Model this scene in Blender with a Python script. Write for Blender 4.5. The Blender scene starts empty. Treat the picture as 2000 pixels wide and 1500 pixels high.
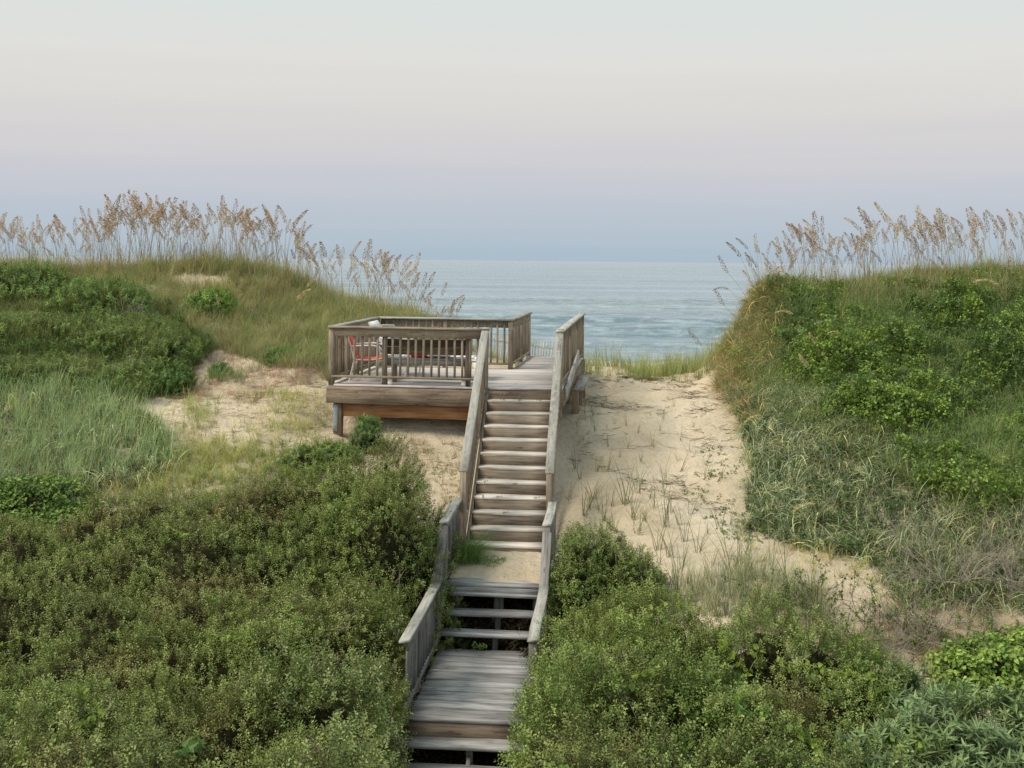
import bpy, math, random
import numpy as np
from mathutils import Matrix, Vector, Euler

random.seed(7)
rng = np.random.default_rng(11)
scene = bpy.context.scene
COL = scene.collection

# ------------------------------------------------------------------ camera
F, CX, CY, ROLL = 2200.0, 1000.0, 509.0, 0.0103     # focal length in photo pixels, principal point, roll
RC, RS = math.cos(ROLL), math.sin(ROLL)
CAMZ = 9.0                                          # camera height above the sea
cam = bpy.data.cameras.new("camera")
cam.sensor_width = 36.0
cam.lens = 36.0 * F / 2000.0
cam.shift_y = -(750.0 - CY) / 2000.0
cam.clip_start = 0.1
cam.clip_end = 120000.0
camo = bpy.data.objects.new("camera", cam)
COL.objects.link(camo)
camo.matrix_world = Matrix(((RC, -RS, 0, 0), (0, 0, -1, 0), (RS, RC, 0, CAMZ), (0, 0, 0, 1)))
scene.camera = camo

# ------------------------------------------------------------------ sky, sun, exposure
world = bpy.data.worlds.new("World")
scene.world = world
world.use_nodes = True
wn, wl = world.node_tree.nodes, world.node_tree.links
wn.clear()
wout = wn.new("ShaderNodeOutputWorld")
wbg = wn.new("ShaderNodeBackground")
SKY_STRENGTH = 0.12
wbg.inputs[1].default_value = SKY_STRENGTH
sky = wn.new("ShaderNodeTexSky")
sky.sky_type = 'NISHITA'
sky.sun_disc = False
SUN_EL, SUN_AZ = math.radians(48), math.radians(252)   # azimuth clockwise from +Y; behind the camera
sky.sun_elevation = SUN_EL
sky.sun_rotation = SUN_AZ
sky.air_density = 1.0
sky.dust_density = 2.0
wtc = wn.new("ShaderNodeTexCoord")
wsep = wn.new("ShaderNodeSeparateXYZ")
wl.new(wtc.outputs['Generated'], wsep.inputs[0])
# the belt of dusk colours by elevation: slate blue at the horizon, lavender, cream, pale teal above
ramp = wn.new("ShaderNodeValToRGB")
wmap = wn.new("ShaderNodeMapRange")
wmap.inputs['From Min'].default_value = 0.0
wmap.inputs['From Max'].default_value = 0.30
# gentle large wisps shift the bands a little
wnoise = wn.new("ShaderNodeTexNoise")
wmp = wn.new("ShaderNodeMapping")
wmp.inputs['Scale'].default_value = (1.5, 1.5, 34.0)
wl.new(wtc.outputs['Generated'], wmp.inputs[0])
wl.new(wmp.outputs[0], wnoise.inputs['Vector'])
wnoise.inputs['Scale'].default_value = 1.4
wnoise.inputs['Detail'].default_value = 3
wma = wn.new("ShaderNodeMath"); wma.operation = 'MULTIPLY_ADD'
wl.new(wnoise.outputs['Fac'], wma.inputs[0]); wma.inputs[1].default_value = 0.040; 
wmz = wn.new("ShaderNodeMath"); wmz.operation = 'ADD'; wmz.inputs[1].default_value = -0.020
wl.new(wsep.outputs['Z'], wmz.inputs[0])
wl.new(wmz.outputs[0], wma.inputs[2])
wl.new(wma.outputs[0], wmap.inputs['Value'])
wl.new(wmap.outputs[0], ramp.inputs[0])
def lin(r, g, b):
    f = lambda c: (c / 255 / 12.92) if c / 255 <= 0.04045 else ((c / 255 + 0.055) / 1.055) ** 2.4
    return (f(r), f(g), f(b))
cr = ramp.color_ramp
stops = [(0.00, (170, 188, 202)), (0.06, (176, 191, 204)), (0.15, (184, 193, 205)), (0.23, (197, 198, 206)), (0.33, (207, 204, 206)), (0.44, (215, 212, 208)),
         (0.58, (221, 219, 214)), (0.76, (215, 222, 219)), (1.0, (205, 218, 219))]
while len(cr.elements) > 1:
    cr.elements.remove(cr.elements[-1])
for i, (p, c) in enumerate(stops):
    e = cr.elements[0] if i == 0 else cr.elements.new(p)
    e.position = p
    e.color = (*lin(*c), 1)
wsc = wn.new("ShaderNodeVectorMath"); wsc.operation = 'SCALE'
wsc.inputs['Scale'].default_value = 1.0 / SKY_STRENGTH
wl.new(ramp.outputs[0], wsc.inputs[0])
wmix = wn.new("ShaderNodeMix"); wmix.data_type = 'RGBA'
wmix.inputs['Factor'].default_value = 0.93
wl.new(sky.outputs[0], wmix.inputs[6])
wl.new(wsc.outputs[0], wmix.inputs[7])
wl.new(wmix.outputs[2], wbg.inputs[0])
wl.new(wbg.outputs[0], wout.inputs[0])

sun = bpy.data.lights.new("sun", 'SUN')
sun.energy = 3.3
sun.angle = math.radians(22)
sun.color = (1.0, 0.87, 0.70)
suno = bpy.data.objects.new("sun", sun)
COL.objects.link(suno)
sdir = Vector((math.sin(SUN_AZ) * math.cos(SUN_EL), math.cos(SUN_AZ) * math.cos(SUN_EL), math.sin(SUN_EL)))
suno.rotation_euler = sdir.to_track_quat('Z', 'Y').to_euler()
suno.location = sdir * 60

scene.view_settings.view_transform = 'Standard'
scene.view_settings.look = 'None'
scene.view_settings.gamma = 1.0
scene.view_settings.exposure = 0.10
scene.view_settings.use_curve_mapping = False
scene.render.engine = 'CYCLES'
scene.cycles.use_denoising = True
scene.cycles.denoising_prefilter = 'NONE'
scene.cycles.max_bounces = 5
scene.cycles.diffuse_bounces = 3
scene.cycles.glossy_bounces = 2
scene.cycles.transmission_bounces = 3
scene.cycles.transparent_max_bounces = 4

# ------------------------------------------------------------------ helpers
def P(px, py, D):
    u, w = (px - CX) / F, (py - CY) / F
    return (D * (u * RC + w * RS), D, CAMZ - D * (-u * RS + w * RC))

def proj(X, Y, Z):
    xd, zd = X / Y, (CAMZ - Z) / Y
    return CX + F * (RC * xd - RS * zd), CY + F * (RS * xd + RC * zd)

def tag(o, label=None, cat=None, group=None, kind=None):
    if label: o['label'] = label
    if cat: o['category'] = cat
    if group: o['group'] = group
    if kind: o['kind'] = kind
    return o

def empty(name, loc, label, cat, group=None):
    o = bpy.data.objects.new(name, None)
    COL.objects.link(o)
    o.location = loc
    o.empty_display_size = 0.2
    return tag(o, label, cat, group)

def mesh_np(name, verts, faces, smooth=False):
    """faces: (n,k) int array of equal sized polygons, or list of such arrays"""
    me = bpy.data.meshes.new(name)
    verts = np.asarray(verts, dtype=np.float32)
    fl = faces if isinstance(faces, list) else [faces]
    fl = [np.asarray(f, dtype=np.int32) for f in fl if len(f)]
    me.vertices.add(len(verts))
    me.vertices.foreach_set('co', verts.ravel())
    loops = np.concatenate([f.ravel() for f in fl])
    tot = np.concatenate([np.full(len(f), f.shape[1], dtype=np.int32) for f in fl])
    start = np.concatenate([[0], np.cumsum(tot)[:-1]]).astype(np.int32)
    me.loops.add(len(loops))
    me.loops.foreach_set('vertex_index', loops)
    me.polygons.add(len(tot))
    me.polygons.foreach_set('loop_start', start)
    me.polygons.foreach_set('loop_total', tot)
    if smooth:
        me.polygons.foreach_set('use_smooth', np.ones(len(tot), dtype=bool))
    me.update(calc_edges=True)
    return me

def link(name, me, mat=None, parent=None, matrix=None):
    o = bpy.data.objects.new(name, me)
    COL.objects.link(o)
    if mat is not None and len(me.materials) == 0:
        me.materials.append(mat)
    if parent is not None:
        o.parent = parent
        if matrix is not None:
            pm = parent_world(parent)
            o.matrix_local = pm.inverted() @ matrix
    elif matrix is not None:
        o.matrix_world = matrix
    o['_w'] = 0
    del o['_w']
    return o

def parent_world(o):
    m = Matrix.LocRotScale(o.location, o.rotation_euler, o.scale)
    return parent_world(o.parent) @ m if o.parent else m

# numpy value noise
def _h(i, j, k, seed):
    n = (i * 374761393 + j * 668265263 + k * 2147483647 + seed * 974711) & 0x7fffffff
    n = ((n ^ (n >> 13)) * 1274126177) & 0x7fffffff
    n = n ^ (n >> 16)
    return (n & 0xffff) / 65535.0

def vnoise(x, y, z=0.0, seed=0):
    x, y = np.asarray(x, float), np.asarray(y, float)
    z = np.asarray(z, float) + np.zeros_like(x)
    i, j, k = np.floor(x).astype(np.int64), np.floor(y).astype(np.int64), np.floor(z).astype(np.int64)
    fx, fy, fz = x - i, y - j, z - k
    fx, fy, fz = fx * fx * (3 - 2 * fx), fy * fy * (3 - 2 * fy), fz * fz * (3 - 2 * fz)
    r = 0
    for a in (0, 1):
        for b in (0, 1):
            for c in (0, 1):
                wgt = (fx if a else 1 - fx) * (fy if b else 1 - fy) * (fz if c else 1 - fz)
                r = r + wgt * _h(i + a, j + b, k + c, seed)
    return r * 2 - 1

def fbm(x, y, z=0.0, seed=0, oct=3):
    r, a, f = 0, 1.0, 1.0
    for o in range(oct):
        r = r + a * vnoise(x * f, y * f, np.asarray(z) * f, seed + o * 17)
        a *= 0.5; f *= 2.03
    return r

def inpoly(px, py, poly):
    px, py = np.asarray(px), np.asarray(py)
    ins = np.zeros(px.shape, bool)
    n = len(poly)
    for i in range(n):
        x0, y0 = poly[i]; x1, y1 = poly[(i + 1) % n]
        c = ((y0 > py) != (y1 > py)) & (px < (x1 - x0) * (py - y0) / (y1 - y0 + 1e-12) + x0)
        ins ^= c
    return ins

# ------------------------------------------------------------------ materials
def newmat(name):
    m = bpy.data.materials.new(name)
    m.use_nodes = True
    nt = m.node_tree
    nt.nodes.clear()
    return m, nt, nt.nodes, nt.links

def ramp_node(nodes, stops):
    r = nodes.new("ShaderNodeValToRGB")
    e = r.color_ramp
    while len(e.elements) > 1:
        e.elements.remove(e.elements[-1])
    for i, (p, c) in enumerate(stops):
        el = e.elements[0] if i == 0 else e.elements.new(p)
        el.position = p
        el.color = (*c, 1)
    return r

def wood(name, light, mid, dark, lichen=0.0, lichen_col=(0.36, 0.36, 0.22), grain=1.0, rough=0.85):
    m, nt, n, l = newmat(name)
    out = n.new("ShaderNodeOutputMaterial"); bs = n.new("ShaderNodeBsdfPrincipled")
    l.new(bs.outputs[0], out.inputs[0])
    bs.inputs['Roughness'].default_value = rough
    bs.inputs['Specular IOR Level'].default_value = 0.25
    tc = n.new("ShaderNodeTexCoord"); oi = n.new("ShaderNodeObjectInfo")
    sc = n.new("ShaderNodeVectorMath"); sc.operation = 'SCALE'; sc.inputs['Scale'].default_value = 37.0
    cmb = n.new("ShaderNodeCombineXYZ")
    l.new(oi.outputs['Random'], cmb.inputs[0]); l.new(oi.outputs['Random'], cmb.inputs[1]); l.new(oi.outputs['Random'], cmb.inputs[2])
    l.new(cmb.outputs[0], sc.inputs[0])
    add = n.new("ShaderNodeVectorMath"); add.operation = 'ADD'
    l.new(tc.outputs['Object'], add.inputs[0]); l.new(sc.outputs[0], add.inputs[1])
    mp = n.new("ShaderNodeMapping"); mp.inputs['Scale'].default_value = (1.1, 19, 19)
    l.new(add.outputs[0], mp.inputs[0])
    g = n.new("ShaderNodeTexNoise"); g.inputs['Scale'].default_value = 1.6; g.inputs['Detail'].default_value = 6; g.inputs['Roughness'].default_value = 0.65
    g.inputs['Distortion'].default_value = 0.6
    l.new(mp.outputs[0], g.inputs['Vector'])
    mp2 = n.new("ShaderNodeMapping"); mp2.inputs['Scale'].default_value = (2.2, 9, 9)
    l.new(add.outputs[0], mp2.inputs[0])
    b = n.new("ShaderNodeTexNoise"); b.inputs['Scale'].default_value = 1.0; b.inputs['Detail'].default_value = 4
    l.new(mp2.outputs[0], b.inputs['Vector'])
    # mix of streak and blotch
    mx = n.new("ShaderNodeMath"); mx.operation = 'MULTIPLY_ADD'; mx.inputs[1].default_value = 0.62
    l.new(g.outputs['Fac'], mx.inputs[0])
    mb = n.new("ShaderNodeMath"); mb.operation = 'MULTIPLY'; mb.inputs[1].default_value = 0.38
    l.new(b.outputs['Fac'], mb.inputs[0]); l.new(mb.outputs[0], mx.inputs[2])
    r = ramp_node(n, [(0.34, dark), (0.47, mid), (0.60, light)])
    l.new(mx.outputs[0], r.inputs[0])
    # knots
    vo = n.new("ShaderNodeTexVoronoi"); vo.inputs['Scale'].default_value = 1.0
    mp3 = n.new("ShaderNodeMapping"); mp3.inputs['Scale'].default_value = (2.6, 7, 7)
    l.new(add.outputs[0], mp3.inputs[0]); l.new(mp3.outputs[0], vo.inputs['Vector'])
    kr = ramp_node(n, [(0.05, (0.35, 0.30, 0.26)), (0.15, (1, 1, 1))])
    l.new(vo.outputs['Distance'], kr.inputs[0])
    mk = n.new("ShaderNodeMix"); mk.data_type = 'RGBA'; mk.blend_type = 'MULTIPLY'; mk.inputs['Factor'].default_value = 0.75
    l.new(r.outputs[0], mk.inputs[6]); l.new(kr.outputs[0], mk.inputs[7])
    # board to board value
    hv = n.new("ShaderNodeHueSaturation")
    mr = n.new("ShaderNodeMapRange"); mr.inputs['To Min'].default_value = 0.70; mr.inputs['To Max'].default_value = 1.25
    l.new(oi.outputs['Random'], mr.inputs['Value']); l.new(mr.outputs[0], hv.inputs['Value'])
    l.new(mk.outputs[2], hv.inputs['Color'])
    last = hv.outputs[0]
    if lichen > 0:
        ln = n.new("ShaderNodeTexNoise"); ln.inputs['Scale'].default_value = 14; ln.inputs['Detail'].default_value = 5; ln.inputs['Roughness'].default_value = 0.7
        l.new(add.outputs[0], ln.inputs['Vector'])
        lr = ramp_node(n, [(0.62 - 0.25 * lichen, (0, 0, 0)), (0.72 - 0.2 * lichen, (1, 1, 1))])
        l.new(ln.outputs['Fac'], lr.inputs[0])
        lm = n.new("ShaderNodeMix"); lm.data_type = 'RGBA'
        lf = n.new("ShaderNodeMath"); lf.operation = 'MULTIPLY'; lf.inputs[1].default_value = 0.7
        l.new(lr.outputs[0], lf.inputs[0]); l.new(lf.outputs[0], lm.inputs['Factor'])
        l.new(last, lm.inputs[6]); lm.inputs[7].default_value = (*lichen_col, 1)
        last = lm.outputs[2]
    l.new(last, bs.inputs['Base Color'])
    bp = n.new("ShaderNodeBump"); bp.inputs['Strength'].default_value = 0.55 * grain; bp.inputs['Distance'].default_value = 0.006
    l.new(mx.outputs[0], bp.inputs['Height']); l.new(bp.outputs[0], bs.inputs['Normal'])
    return m

M = {}
M['deck'] = wood('weathered_deck_wood', (0.60, 0.57, 0.55), (0.46, 0.43, 0.42), (0.24, 0.22, 0.21))
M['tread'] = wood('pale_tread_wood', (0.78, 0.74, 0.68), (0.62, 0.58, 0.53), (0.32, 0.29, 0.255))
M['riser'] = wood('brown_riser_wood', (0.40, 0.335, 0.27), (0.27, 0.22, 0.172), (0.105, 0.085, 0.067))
M['rail'] = wood('brown_rail_wood', (0.35, 0.295, 0.23), (0.25, 0.205, 0.16), (0.115, 0.095, 0.075), lichen=0.25, lichen_col=(0.33, 0.31, 0.20))
M['cap'] = wood('silvered_cap_wood', (0.42, 0.42, 0.40), (0.29, 0.29, 0.28), (0.13, 0.13, 0.125), lichen=0.45, lichen_col=(0.42, 0.41, 0.29))
M['greyrail'] = wood('grey_rail_wood', (0.26, 0.255, 0.25), (0.175, 0.17, 0.165), (0.08, 0.078, 0.075), lichen=0.15, lichen_col=(0.26, 0.27, 0.20))
M['walk'] = wood('blue_grey_plank_wood', (0.40, 0.405, 0.41), (0.25, 0.25, 0.25), (0.085, 0.083, 0.08), lichen=0.12, lichen_col=(0.25, 0.25, 0.19))
M['fascia'] = wood('dull_fascia_wood', (0.30, 0.235, 0.18), (0.20, 0.155, 0.12), (0.09, 0.07, 0.055), lichen=0.12)
M['beam'] = wood('orange_beam_wood', (0.50, 0.28, 0.14), (0.37, 0.185, 0.085), (0.20, 0.09, 0.04))
M['post'] = wood('post_wood', (0.34, 0.25, 0.18), (0.24, 0.17, 0.12), (0.11, 0.08, 0.06))
M['bench'] = wood('dark_bench_wood', (0.20, 0.15, 0.11), (0.12, 0.09, 0.068), (0.06, 0.045, 0.035))
M['fence'] = wood('bleached_picket_wood', (0.50, 0.50, 0.46), (0.34, 0.34, 0.31), (0.18, 0.18, 0.16))

def plain(name, col, rough=0.6, metal=0.0, var=0.12, scale=20):
    m, nt, n, l = newmat(name)
    out = n.new("ShaderNodeOutputMaterial"); bs = n.new("ShaderNodeBsdfPrincipled")
    l.new(bs.outputs[0], out.inputs[0])
    bs.inputs['Roughness'].default_value = rough; bs.inputs['Metallic'].default_value = metal
    tc = n.new("ShaderNodeTexCoord"); no = n.new("ShaderNodeTexNoise"); no.inputs['Scale'].default_value = scale; no.inputs['Detail'].default_value = 4
    l.new(tc.outputs['Object'], no.inputs['Vector'])
    a = tuple(c * (1 - var) for c in col); b = tuple(min(1, c * (1 + var)) for c in col)
    r = ramp_node(n, [(0.35, a), (0.65, b)])
    l.new(no.outputs['Fac'], r.inputs[0]); l.new(r.outputs[0], bs.inputs['Base Color'])
    return m
M['white'] = plain('white_painted_metal', (0.78, 0.78, 0.76), 0.4)
M['plastic'] = plain('white_plastic', (0.80, 0.80, 0.80), 0.45)
M['red'] = plain('red_sling_fabric', (0.80, 0.09, 0.05), 0.85)
M['bluegrey'] = plain('grey_blue_sling_fabric', (0.25, 0.27, 0.33), 0.85)
M['steel'] = plain('galvanised_steel', (0.33, 0.38, 0.40), 0.55, 0.35, 0.25, 30)
M['twig'] = plain('grey_twig_bark', (0.31, 0.275, 0.225), 0.9, 0, 0.3, 30)
M['darktwig'] = plain('dark_twig_bark', (0.085, 0.06, 0.045), 0.9, 0, 0.3, 30)
M['stemgreen'] = plain('pale_green_stem', (0.22, 0.25, 0.08), 0.8)
M['straw'] = plain('straw_stem', (0.36, 0.29, 0.17), 0.85)

def leafmat(name, rough=0.55, trans=0.3, spec=0.35):
    """colour comes from the 'tint' of each tuft or sprig, plus a little noise"""
    m, nt, n, l = newmat(name)
    out = n.new("ShaderNodeOutputMaterial"); bs = n.new("ShaderNodeBsdfPrincipled")
    at = n.new("ShaderNodeAttribute"); at.attribute_type = 'INSTANCER'; at.attribute_name = 'tint'
    av = n.new("ShaderNodeAttribute"); av.attribute_type = 'GEOMETRY'; av.attribute_name = 'shade'
    mu = n.new("ShaderNodeMix"); mu.data_type = 'RGBA'; mu.blend_type = 'MULTIPLY'; mu.inputs['Factor'].default_value = 1.0
    l.new(at.outputs['Color'], mu.inputs[6]); l.new(av.outputs['Color'], mu.inputs[7])
    l.new(mu.outputs[2], bs.inputs['Base Color'])
    bs.inputs['Roughness'].default_value = rough
    bs.inputs['Specular IOR Level'].default_value = spec
    tr = n.new("ShaderNodeBsdfTranslucent"); l.new(mu.outputs[2], tr.inputs['Color'])
    ms = n.new("ShaderNodeMixShader"); ms.inputs[0].default_value = trans
    l.new(bs.outputs[0], ms.inputs[1]); l.new(tr.outputs[0], ms.inputs[2]); l.new(ms.outputs[0], out.inputs[0])
    return m
M['leaf'] = leafmat('small_leaf')
M['blade'] = leafmat('grass_blade', 0.6, 0.3, 0.25)

def objleaf(name, col, trans=0.25, var=0.25, rough=0.5):
    m, nt, n, l = newmat(name)
    out = n.new("ShaderNodeOutputMaterial"); bs = n.new("ShaderNodeBsdfPrincipled")
    tc = n.new("ShaderNodeTexCoord"); no = n.new("ShaderNodeTexNoise"); no.inputs['Scale'].default_value = 9
    l.new(tc.outputs['Object'], no.inputs['Vector'])
    av = n.new("ShaderNodeAttribute"); av.attribute_type = 'GEOMETRY'; av.attribute_name = 'shade'
    r = ramp_node(n, [(0.3, tuple(c * (1 - var) for c in col)), (0.7, tuple(c * (1 + var) for c in col))])
    l.new(no.outputs['Fac'], r.inputs[0])
    mu = n.new("ShaderNodeMix"); mu.data_type = 'RGBA'; mu.blend_type = 'MULTIPLY'; mu.inputs['Factor'].default_value = 1.0
    l.new(r.outputs[0], mu.inputs[6]); l.new(av.outputs['Color'], mu.inputs[7])
    l.new(mu.outputs[2], bs.inputs['Base Color']); bs.inputs['Roughness'].default_value = rough
    bs.inputs['Specular IOR Level'].default_value = 0.3
    tr = n.new("ShaderNodeBsdfTranslucent"); l.new(mu.outputs[2], tr.inputs['Color'])
    ms = n.new("ShaderNodeMixShader"); ms.inputs[0].default_value = trans
    l.new(bs.outputs[0], ms.inputs[1]); l.new(tr.outputs[0], ms.inputs[2]); l.new(ms.outputs[0], out.inputs[0])
    return m
M['plume'] = objleaf('oat_plume', (0.54, 0.39, 0.25), 0.25, 0.3, 0.8)
M['plume_pale'] = objleaf('oat_plume_pale', (0.58, 0.49, 0.27), 0.25, 0.2, 0.8)
M['plume_grey'] = objleaf('oat_plume_grey', (0.40, 0.32, 0.24), 0.25, 0.3, 0.8)
M['tuft'] = objleaf('tuft_blade', (0.20, 0.235, 0.11), 0.25, 0.25, 0.6)
M['tuft_olive'] = objleaf('tuft_blade_olive', (0.19, 0.20, 0.09), 0.25, 0.25, 0.6)
M['vine'] = objleaf('bright_vine_leaf', (0.24, 0.36, 0.05), 0.35, 0.25, 0.45)
M['vinedark'] = objleaf('dark_vine_leaf', (0.11, 0.20, 0.045), 0.3, 0.25, 0.45)
M['weed'] = objleaf('feathery_weed', (0.18, 0.31, 0.08), 0.3, 0.25, 0.5)
M['core'] = plain('painted_core_shade', (0.028, 0.028, 0.014), 0.95, 0, 0.5, 25)  # near-black fill colour standing in for the shade inside the bushes
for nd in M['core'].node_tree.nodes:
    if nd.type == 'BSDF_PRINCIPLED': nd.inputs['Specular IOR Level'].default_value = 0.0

def sandmat():
    m, nt, n, l = newmat('sand')
    out = n.new("ShaderNodeOutputMaterial"); bs = n.new("ShaderNodeBsdfPrincipled"); l.new(bs.outputs[0], out.inputs[0])
    bs.inputs['Roughness'].default_value = 0.95; bs.inputs['Specular IOR Level'].default_value = 0.1
    ge = n.new("ShaderNodeNewGeometry")
    a = n.new("ShaderNodeTexNoise"); a.inputs['Scale'].default_value = 0.55; a.inputs['Detail'].default_value = 5
    b = n.new("ShaderNodeTexNoise"); b.inputs['Scale'].default_value = 9; b.inputs['Detail'].default_value = 6; b.inputs['Roughness'].default_value = 0.7
    c = n.new("ShaderNodeTexNoise"); c.inputs['Scale'].default_value = 60; c.inputs['Detail'].default_value = 3
    for t in (a, b, c): l.new(ge.outputs['Position'], t.inputs['Vector'])
    r = ramp_node(n, [(0.32, (0.54, 0.455, 0.325)), (0.5, (0.62, 0.535, 0.40)), (0.68, (0.70, 0.62, 0.485))])
    l.new(a.outputs['Fac'], r.inputs[0])
    r2 = ramp_node(n, [(0.30, (0.72, 0.70, 0.68)), (0.50, (1, 1, 1))])
    l.new(b.outputs['Fac'], r2.inputs[0])
    mu = n.new("ShaderNodeMix"); mu.data_type = 'RGBA'; mu.blend_type = 'MULTIPLY'; mu.inputs['Factor'].default_value = 0.6
    l.new(r.outputs[0], mu.inputs[6]); l.new(r2.outputs[0], mu.inputs[7])
    # organic litter speckle
    lr = ramp_node(n, [(0.66, (0, 0, 0)), (0.74, (1, 1, 1))])
    l.new(c.outputs['Fac'], lr.inputs[0])
    mm = n.new("ShaderNodeMath"); mm.operation = 'MULTIPLY'; mm.inputs[1].default_value = 0.5
    l.new(lr.outputs[0], mm.inputs[0])
    m2 = n.new("ShaderNodeMix"); m2.data_type = 'RGBA'; l.new(mm.outputs[0], m2.inputs['Factor'])
    l.new(mu.outputs[2], m2.inputs[6]); m2.inputs[7].default_value = (0.22, 0.16, 0.10, 1)
    l.new(m2.outputs[2], bs.inputs['Base Color'])
    # ripples and pits
    wv = n.new("ShaderNodeTexWave"); wv.inputs['Scale'].default_value = 1.1; wv.inputs['Distortion'].default_value = 9; wv.inputs['Detail'].default_value = 2
    wv.bands_direction = 'Y'
    l.new(ge.outputs['Position'], wv.inputs['Vector'])
    s = n.new("ShaderNodeMath"); s.operation = 'MULTIPLY_ADD'; s.inputs[1].default_value = 0.25
    l.new(wv.outputs['Fac'], s.inputs[0]); l.new(b.outputs['Fac'], s.inputs[2])
    bp = n.new("ShaderNodeBump"); bp.inputs['Strength'].default_value = 1.0; bp.inputs['Distance'].default_value = 0.07
    l.new(s.outputs[0], bp.inputs['Height'])
    bp2 = n.new("ShaderNodeBump"); bp2.inputs['Strength'].default_value = 0.5; bp2.inputs['Distance'].default_value = 0.006
    l.new(c.outputs['Fac'], bp2.inputs['Height']); l.new(bp.outputs[0], bp2.inputs['Normal'])
    l.new(bp2.outputs[0], bs.inputs['Normal'])
    return m
M['sand'] = sandmat()

def watermat():
    m, nt, n, l = newmat('sea_water')
    out = n.new("ShaderNodeOutputMaterial"); bs = n.new("ShaderNodeBsdfPrincipled"); l.new(bs.outputs[0], out.inputs[0])
    bs.inputs['Roughness'].default_value = 0.12; bs.inputs['IOR'].default_value = 1.33
    ge = n.new("ShaderNodeNewGeometry")
    def noise(sx, sy, det, rough=0.55, dist=0.0):
        mp = n.new("ShaderNodeMapping"); mp.inputs['Scale'].default_value = (sx, sy, 1)
        l.new(ge.outputs['Position'], mp.inputs[0])
        t = n.new("ShaderNodeTexNoise"); t.inputs['Scale'].default_value = 1.0; t.inputs['Detail'].default_value = det
        t.inputs['Roughness'].default_value = rough; t.inputs['Distortion'].default_value = dist
        l.new(mp.outputs[0], t.inputs['Vector'])
        return t
    w1 = noise(0.30, 0.50, 6, 0.62, 0.3)
    w2 = noise(0.045, 0.11, 3)
    w3 = noise(0.004, 0.022, 4, 0.6)
    sm = n.new("ShaderNodeMath"); sm.operation = 'MULTIPLY_ADD'; sm.inputs[1].default_value = 2.2
    l.new(w2.outputs['Fac'], sm.inputs[0]); l.new(w1.outputs['Fac'], sm.inputs[2])
    bp = n.new("ShaderNodeBump"); bp.inputs['Strength'].default_value = 1.0; bp.inputs['Distance'].default_value = 0.8
    l.new(sm.outputs[0], bp.inputs['Height']); l.new(bp.outputs[0], bs.inputs['Normal'])
    r = ramp_node(n, [(0.36, (0.09, 0.155, 0.20)), (0.5, (0.155, 0.235, 0.29)), (0.64, (0.27, 0.355, 0.40))])
    l.new(w3.outputs['Fac'], r.inputs[0])
    # ripple highlights painted into the colour, over the whole sea
    r2 = ramp_node(n, [(0.44, (0, 0, 0)), (0.66, (0.7, 0.7, 0.7))])
    l.new(w1.outputs['Fac'], r2.inputs[0])
    mx = n.new("ShaderNodeMix"); mx.data_type = 'RGBA'; l.new(r2.outputs[0], mx.inputs['Factor'])
    l.new(r.outputs[0], mx.inputs[6]); mx.inputs[7].default_value = (0.42, 0.51, 0.56, 1)
    l.new(mx.outputs[2], bs.inputs['Base Color'])
    return m
M['water'] = watermat()

# ------------------------------------------------------------------ structure frames
class Frame:
    def __init__(s, ox, oy, yaw):
        s.o = Vector((ox, oy, 0)); y = math.radians(yaw)
        s.a = Vector((math.cos(y), -math.sin(y), 0)); s.b = Vector((math.sin(y), math.cos(y), 0))
    def __call__(s, a, b, z):
        return s.o + s.a * a + s.b * b + Vector((0, 0, z))
SF = Frame(-0.36, 19.15, 5.0)      # stairs and lower boardwalk
DF = Frame(-0.36, 19.15, 7.0)      # deck platform
DECKZ = 6.84
LANDZ = 4.69
WALKZ = 4.04

# ------------------------------------------------------------------ terrain
ctrl = []
def C(px, py, D): ctrl.append(P(px, py, D))
for a in [(-250, 545, 26), (0, 545, 26), (150, 538, 26.5), (300, 532, 27), (385, 540, 26.3), (450, 532, 27), (560, 556, 27), (660, 590, 26.5), (760, 615, 26), (850, 645, 25.6), (900, 690, 25.5),
          (960, 707, 24.5), (400, 690, 23.2), (550, 690, 23.2), (640, 720, 22.5), (350, 745, 22), (500, 755, 21.5), (640, 785, 20.5),
          (0, 680, 22.5), (200, 680, 22.8), (0, 800, 20), (150, 820, 19.5), (300, 820, 19.5), (450, 850, 19), (600, 850, 19),
          (675, 860, 19.6), (735, 828, 20.0), (790, 900, 18.6), (600, 930, 17.8), (720, 940, 17.6), (200, 960, 17.3), (0, 990, 16.9), (850, 950, 17.9), (800, 814, 20.1), (880, 814, 20.0), (870, 890, 18.8),
          (1120, 812, 20.6), (1250, 760, 23.5), (1150, 738, 25.5), (1300, 738, 25.5), (1400, 722, 25.6), (1250, 850, 20), (1350, 850, 20.2),
          (1120, 900, 18.9), (1250, 950, 17.8), (1400, 950, 17.8), (1150, 1000, 16.9), (1300, 1050, 16.2), (1450, 1080, 15.8),
          (1300, 1150, 15), (1500, 1150, 14.8), (1650, 1120, 15.2), (1750, 1210, 14), (1500, 575, 24.5), (1600, 578, 24.5),
          (1800, 588, 24.5), (2000, 590, 24.5), (2250, 592, 24.5), (1463, 612, 24.6), (1452, 665, 24.5), (1440, 715, 24.0), (1400, 735, 24.6), (1480, 800, 21), (1600, 800, 20.5),
          (1800, 800, 20), (2000, 800, 19.5), (1480, 1000, 17), (1700, 1000, 16.8), (1900, 1000, 16.5), (1600, 660, 23), (1800, 660, 23),
          (2000, 660, 22.5), (1900, 1150, 14.5), (2000, 1100, 15)]:
    C(*a)
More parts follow.
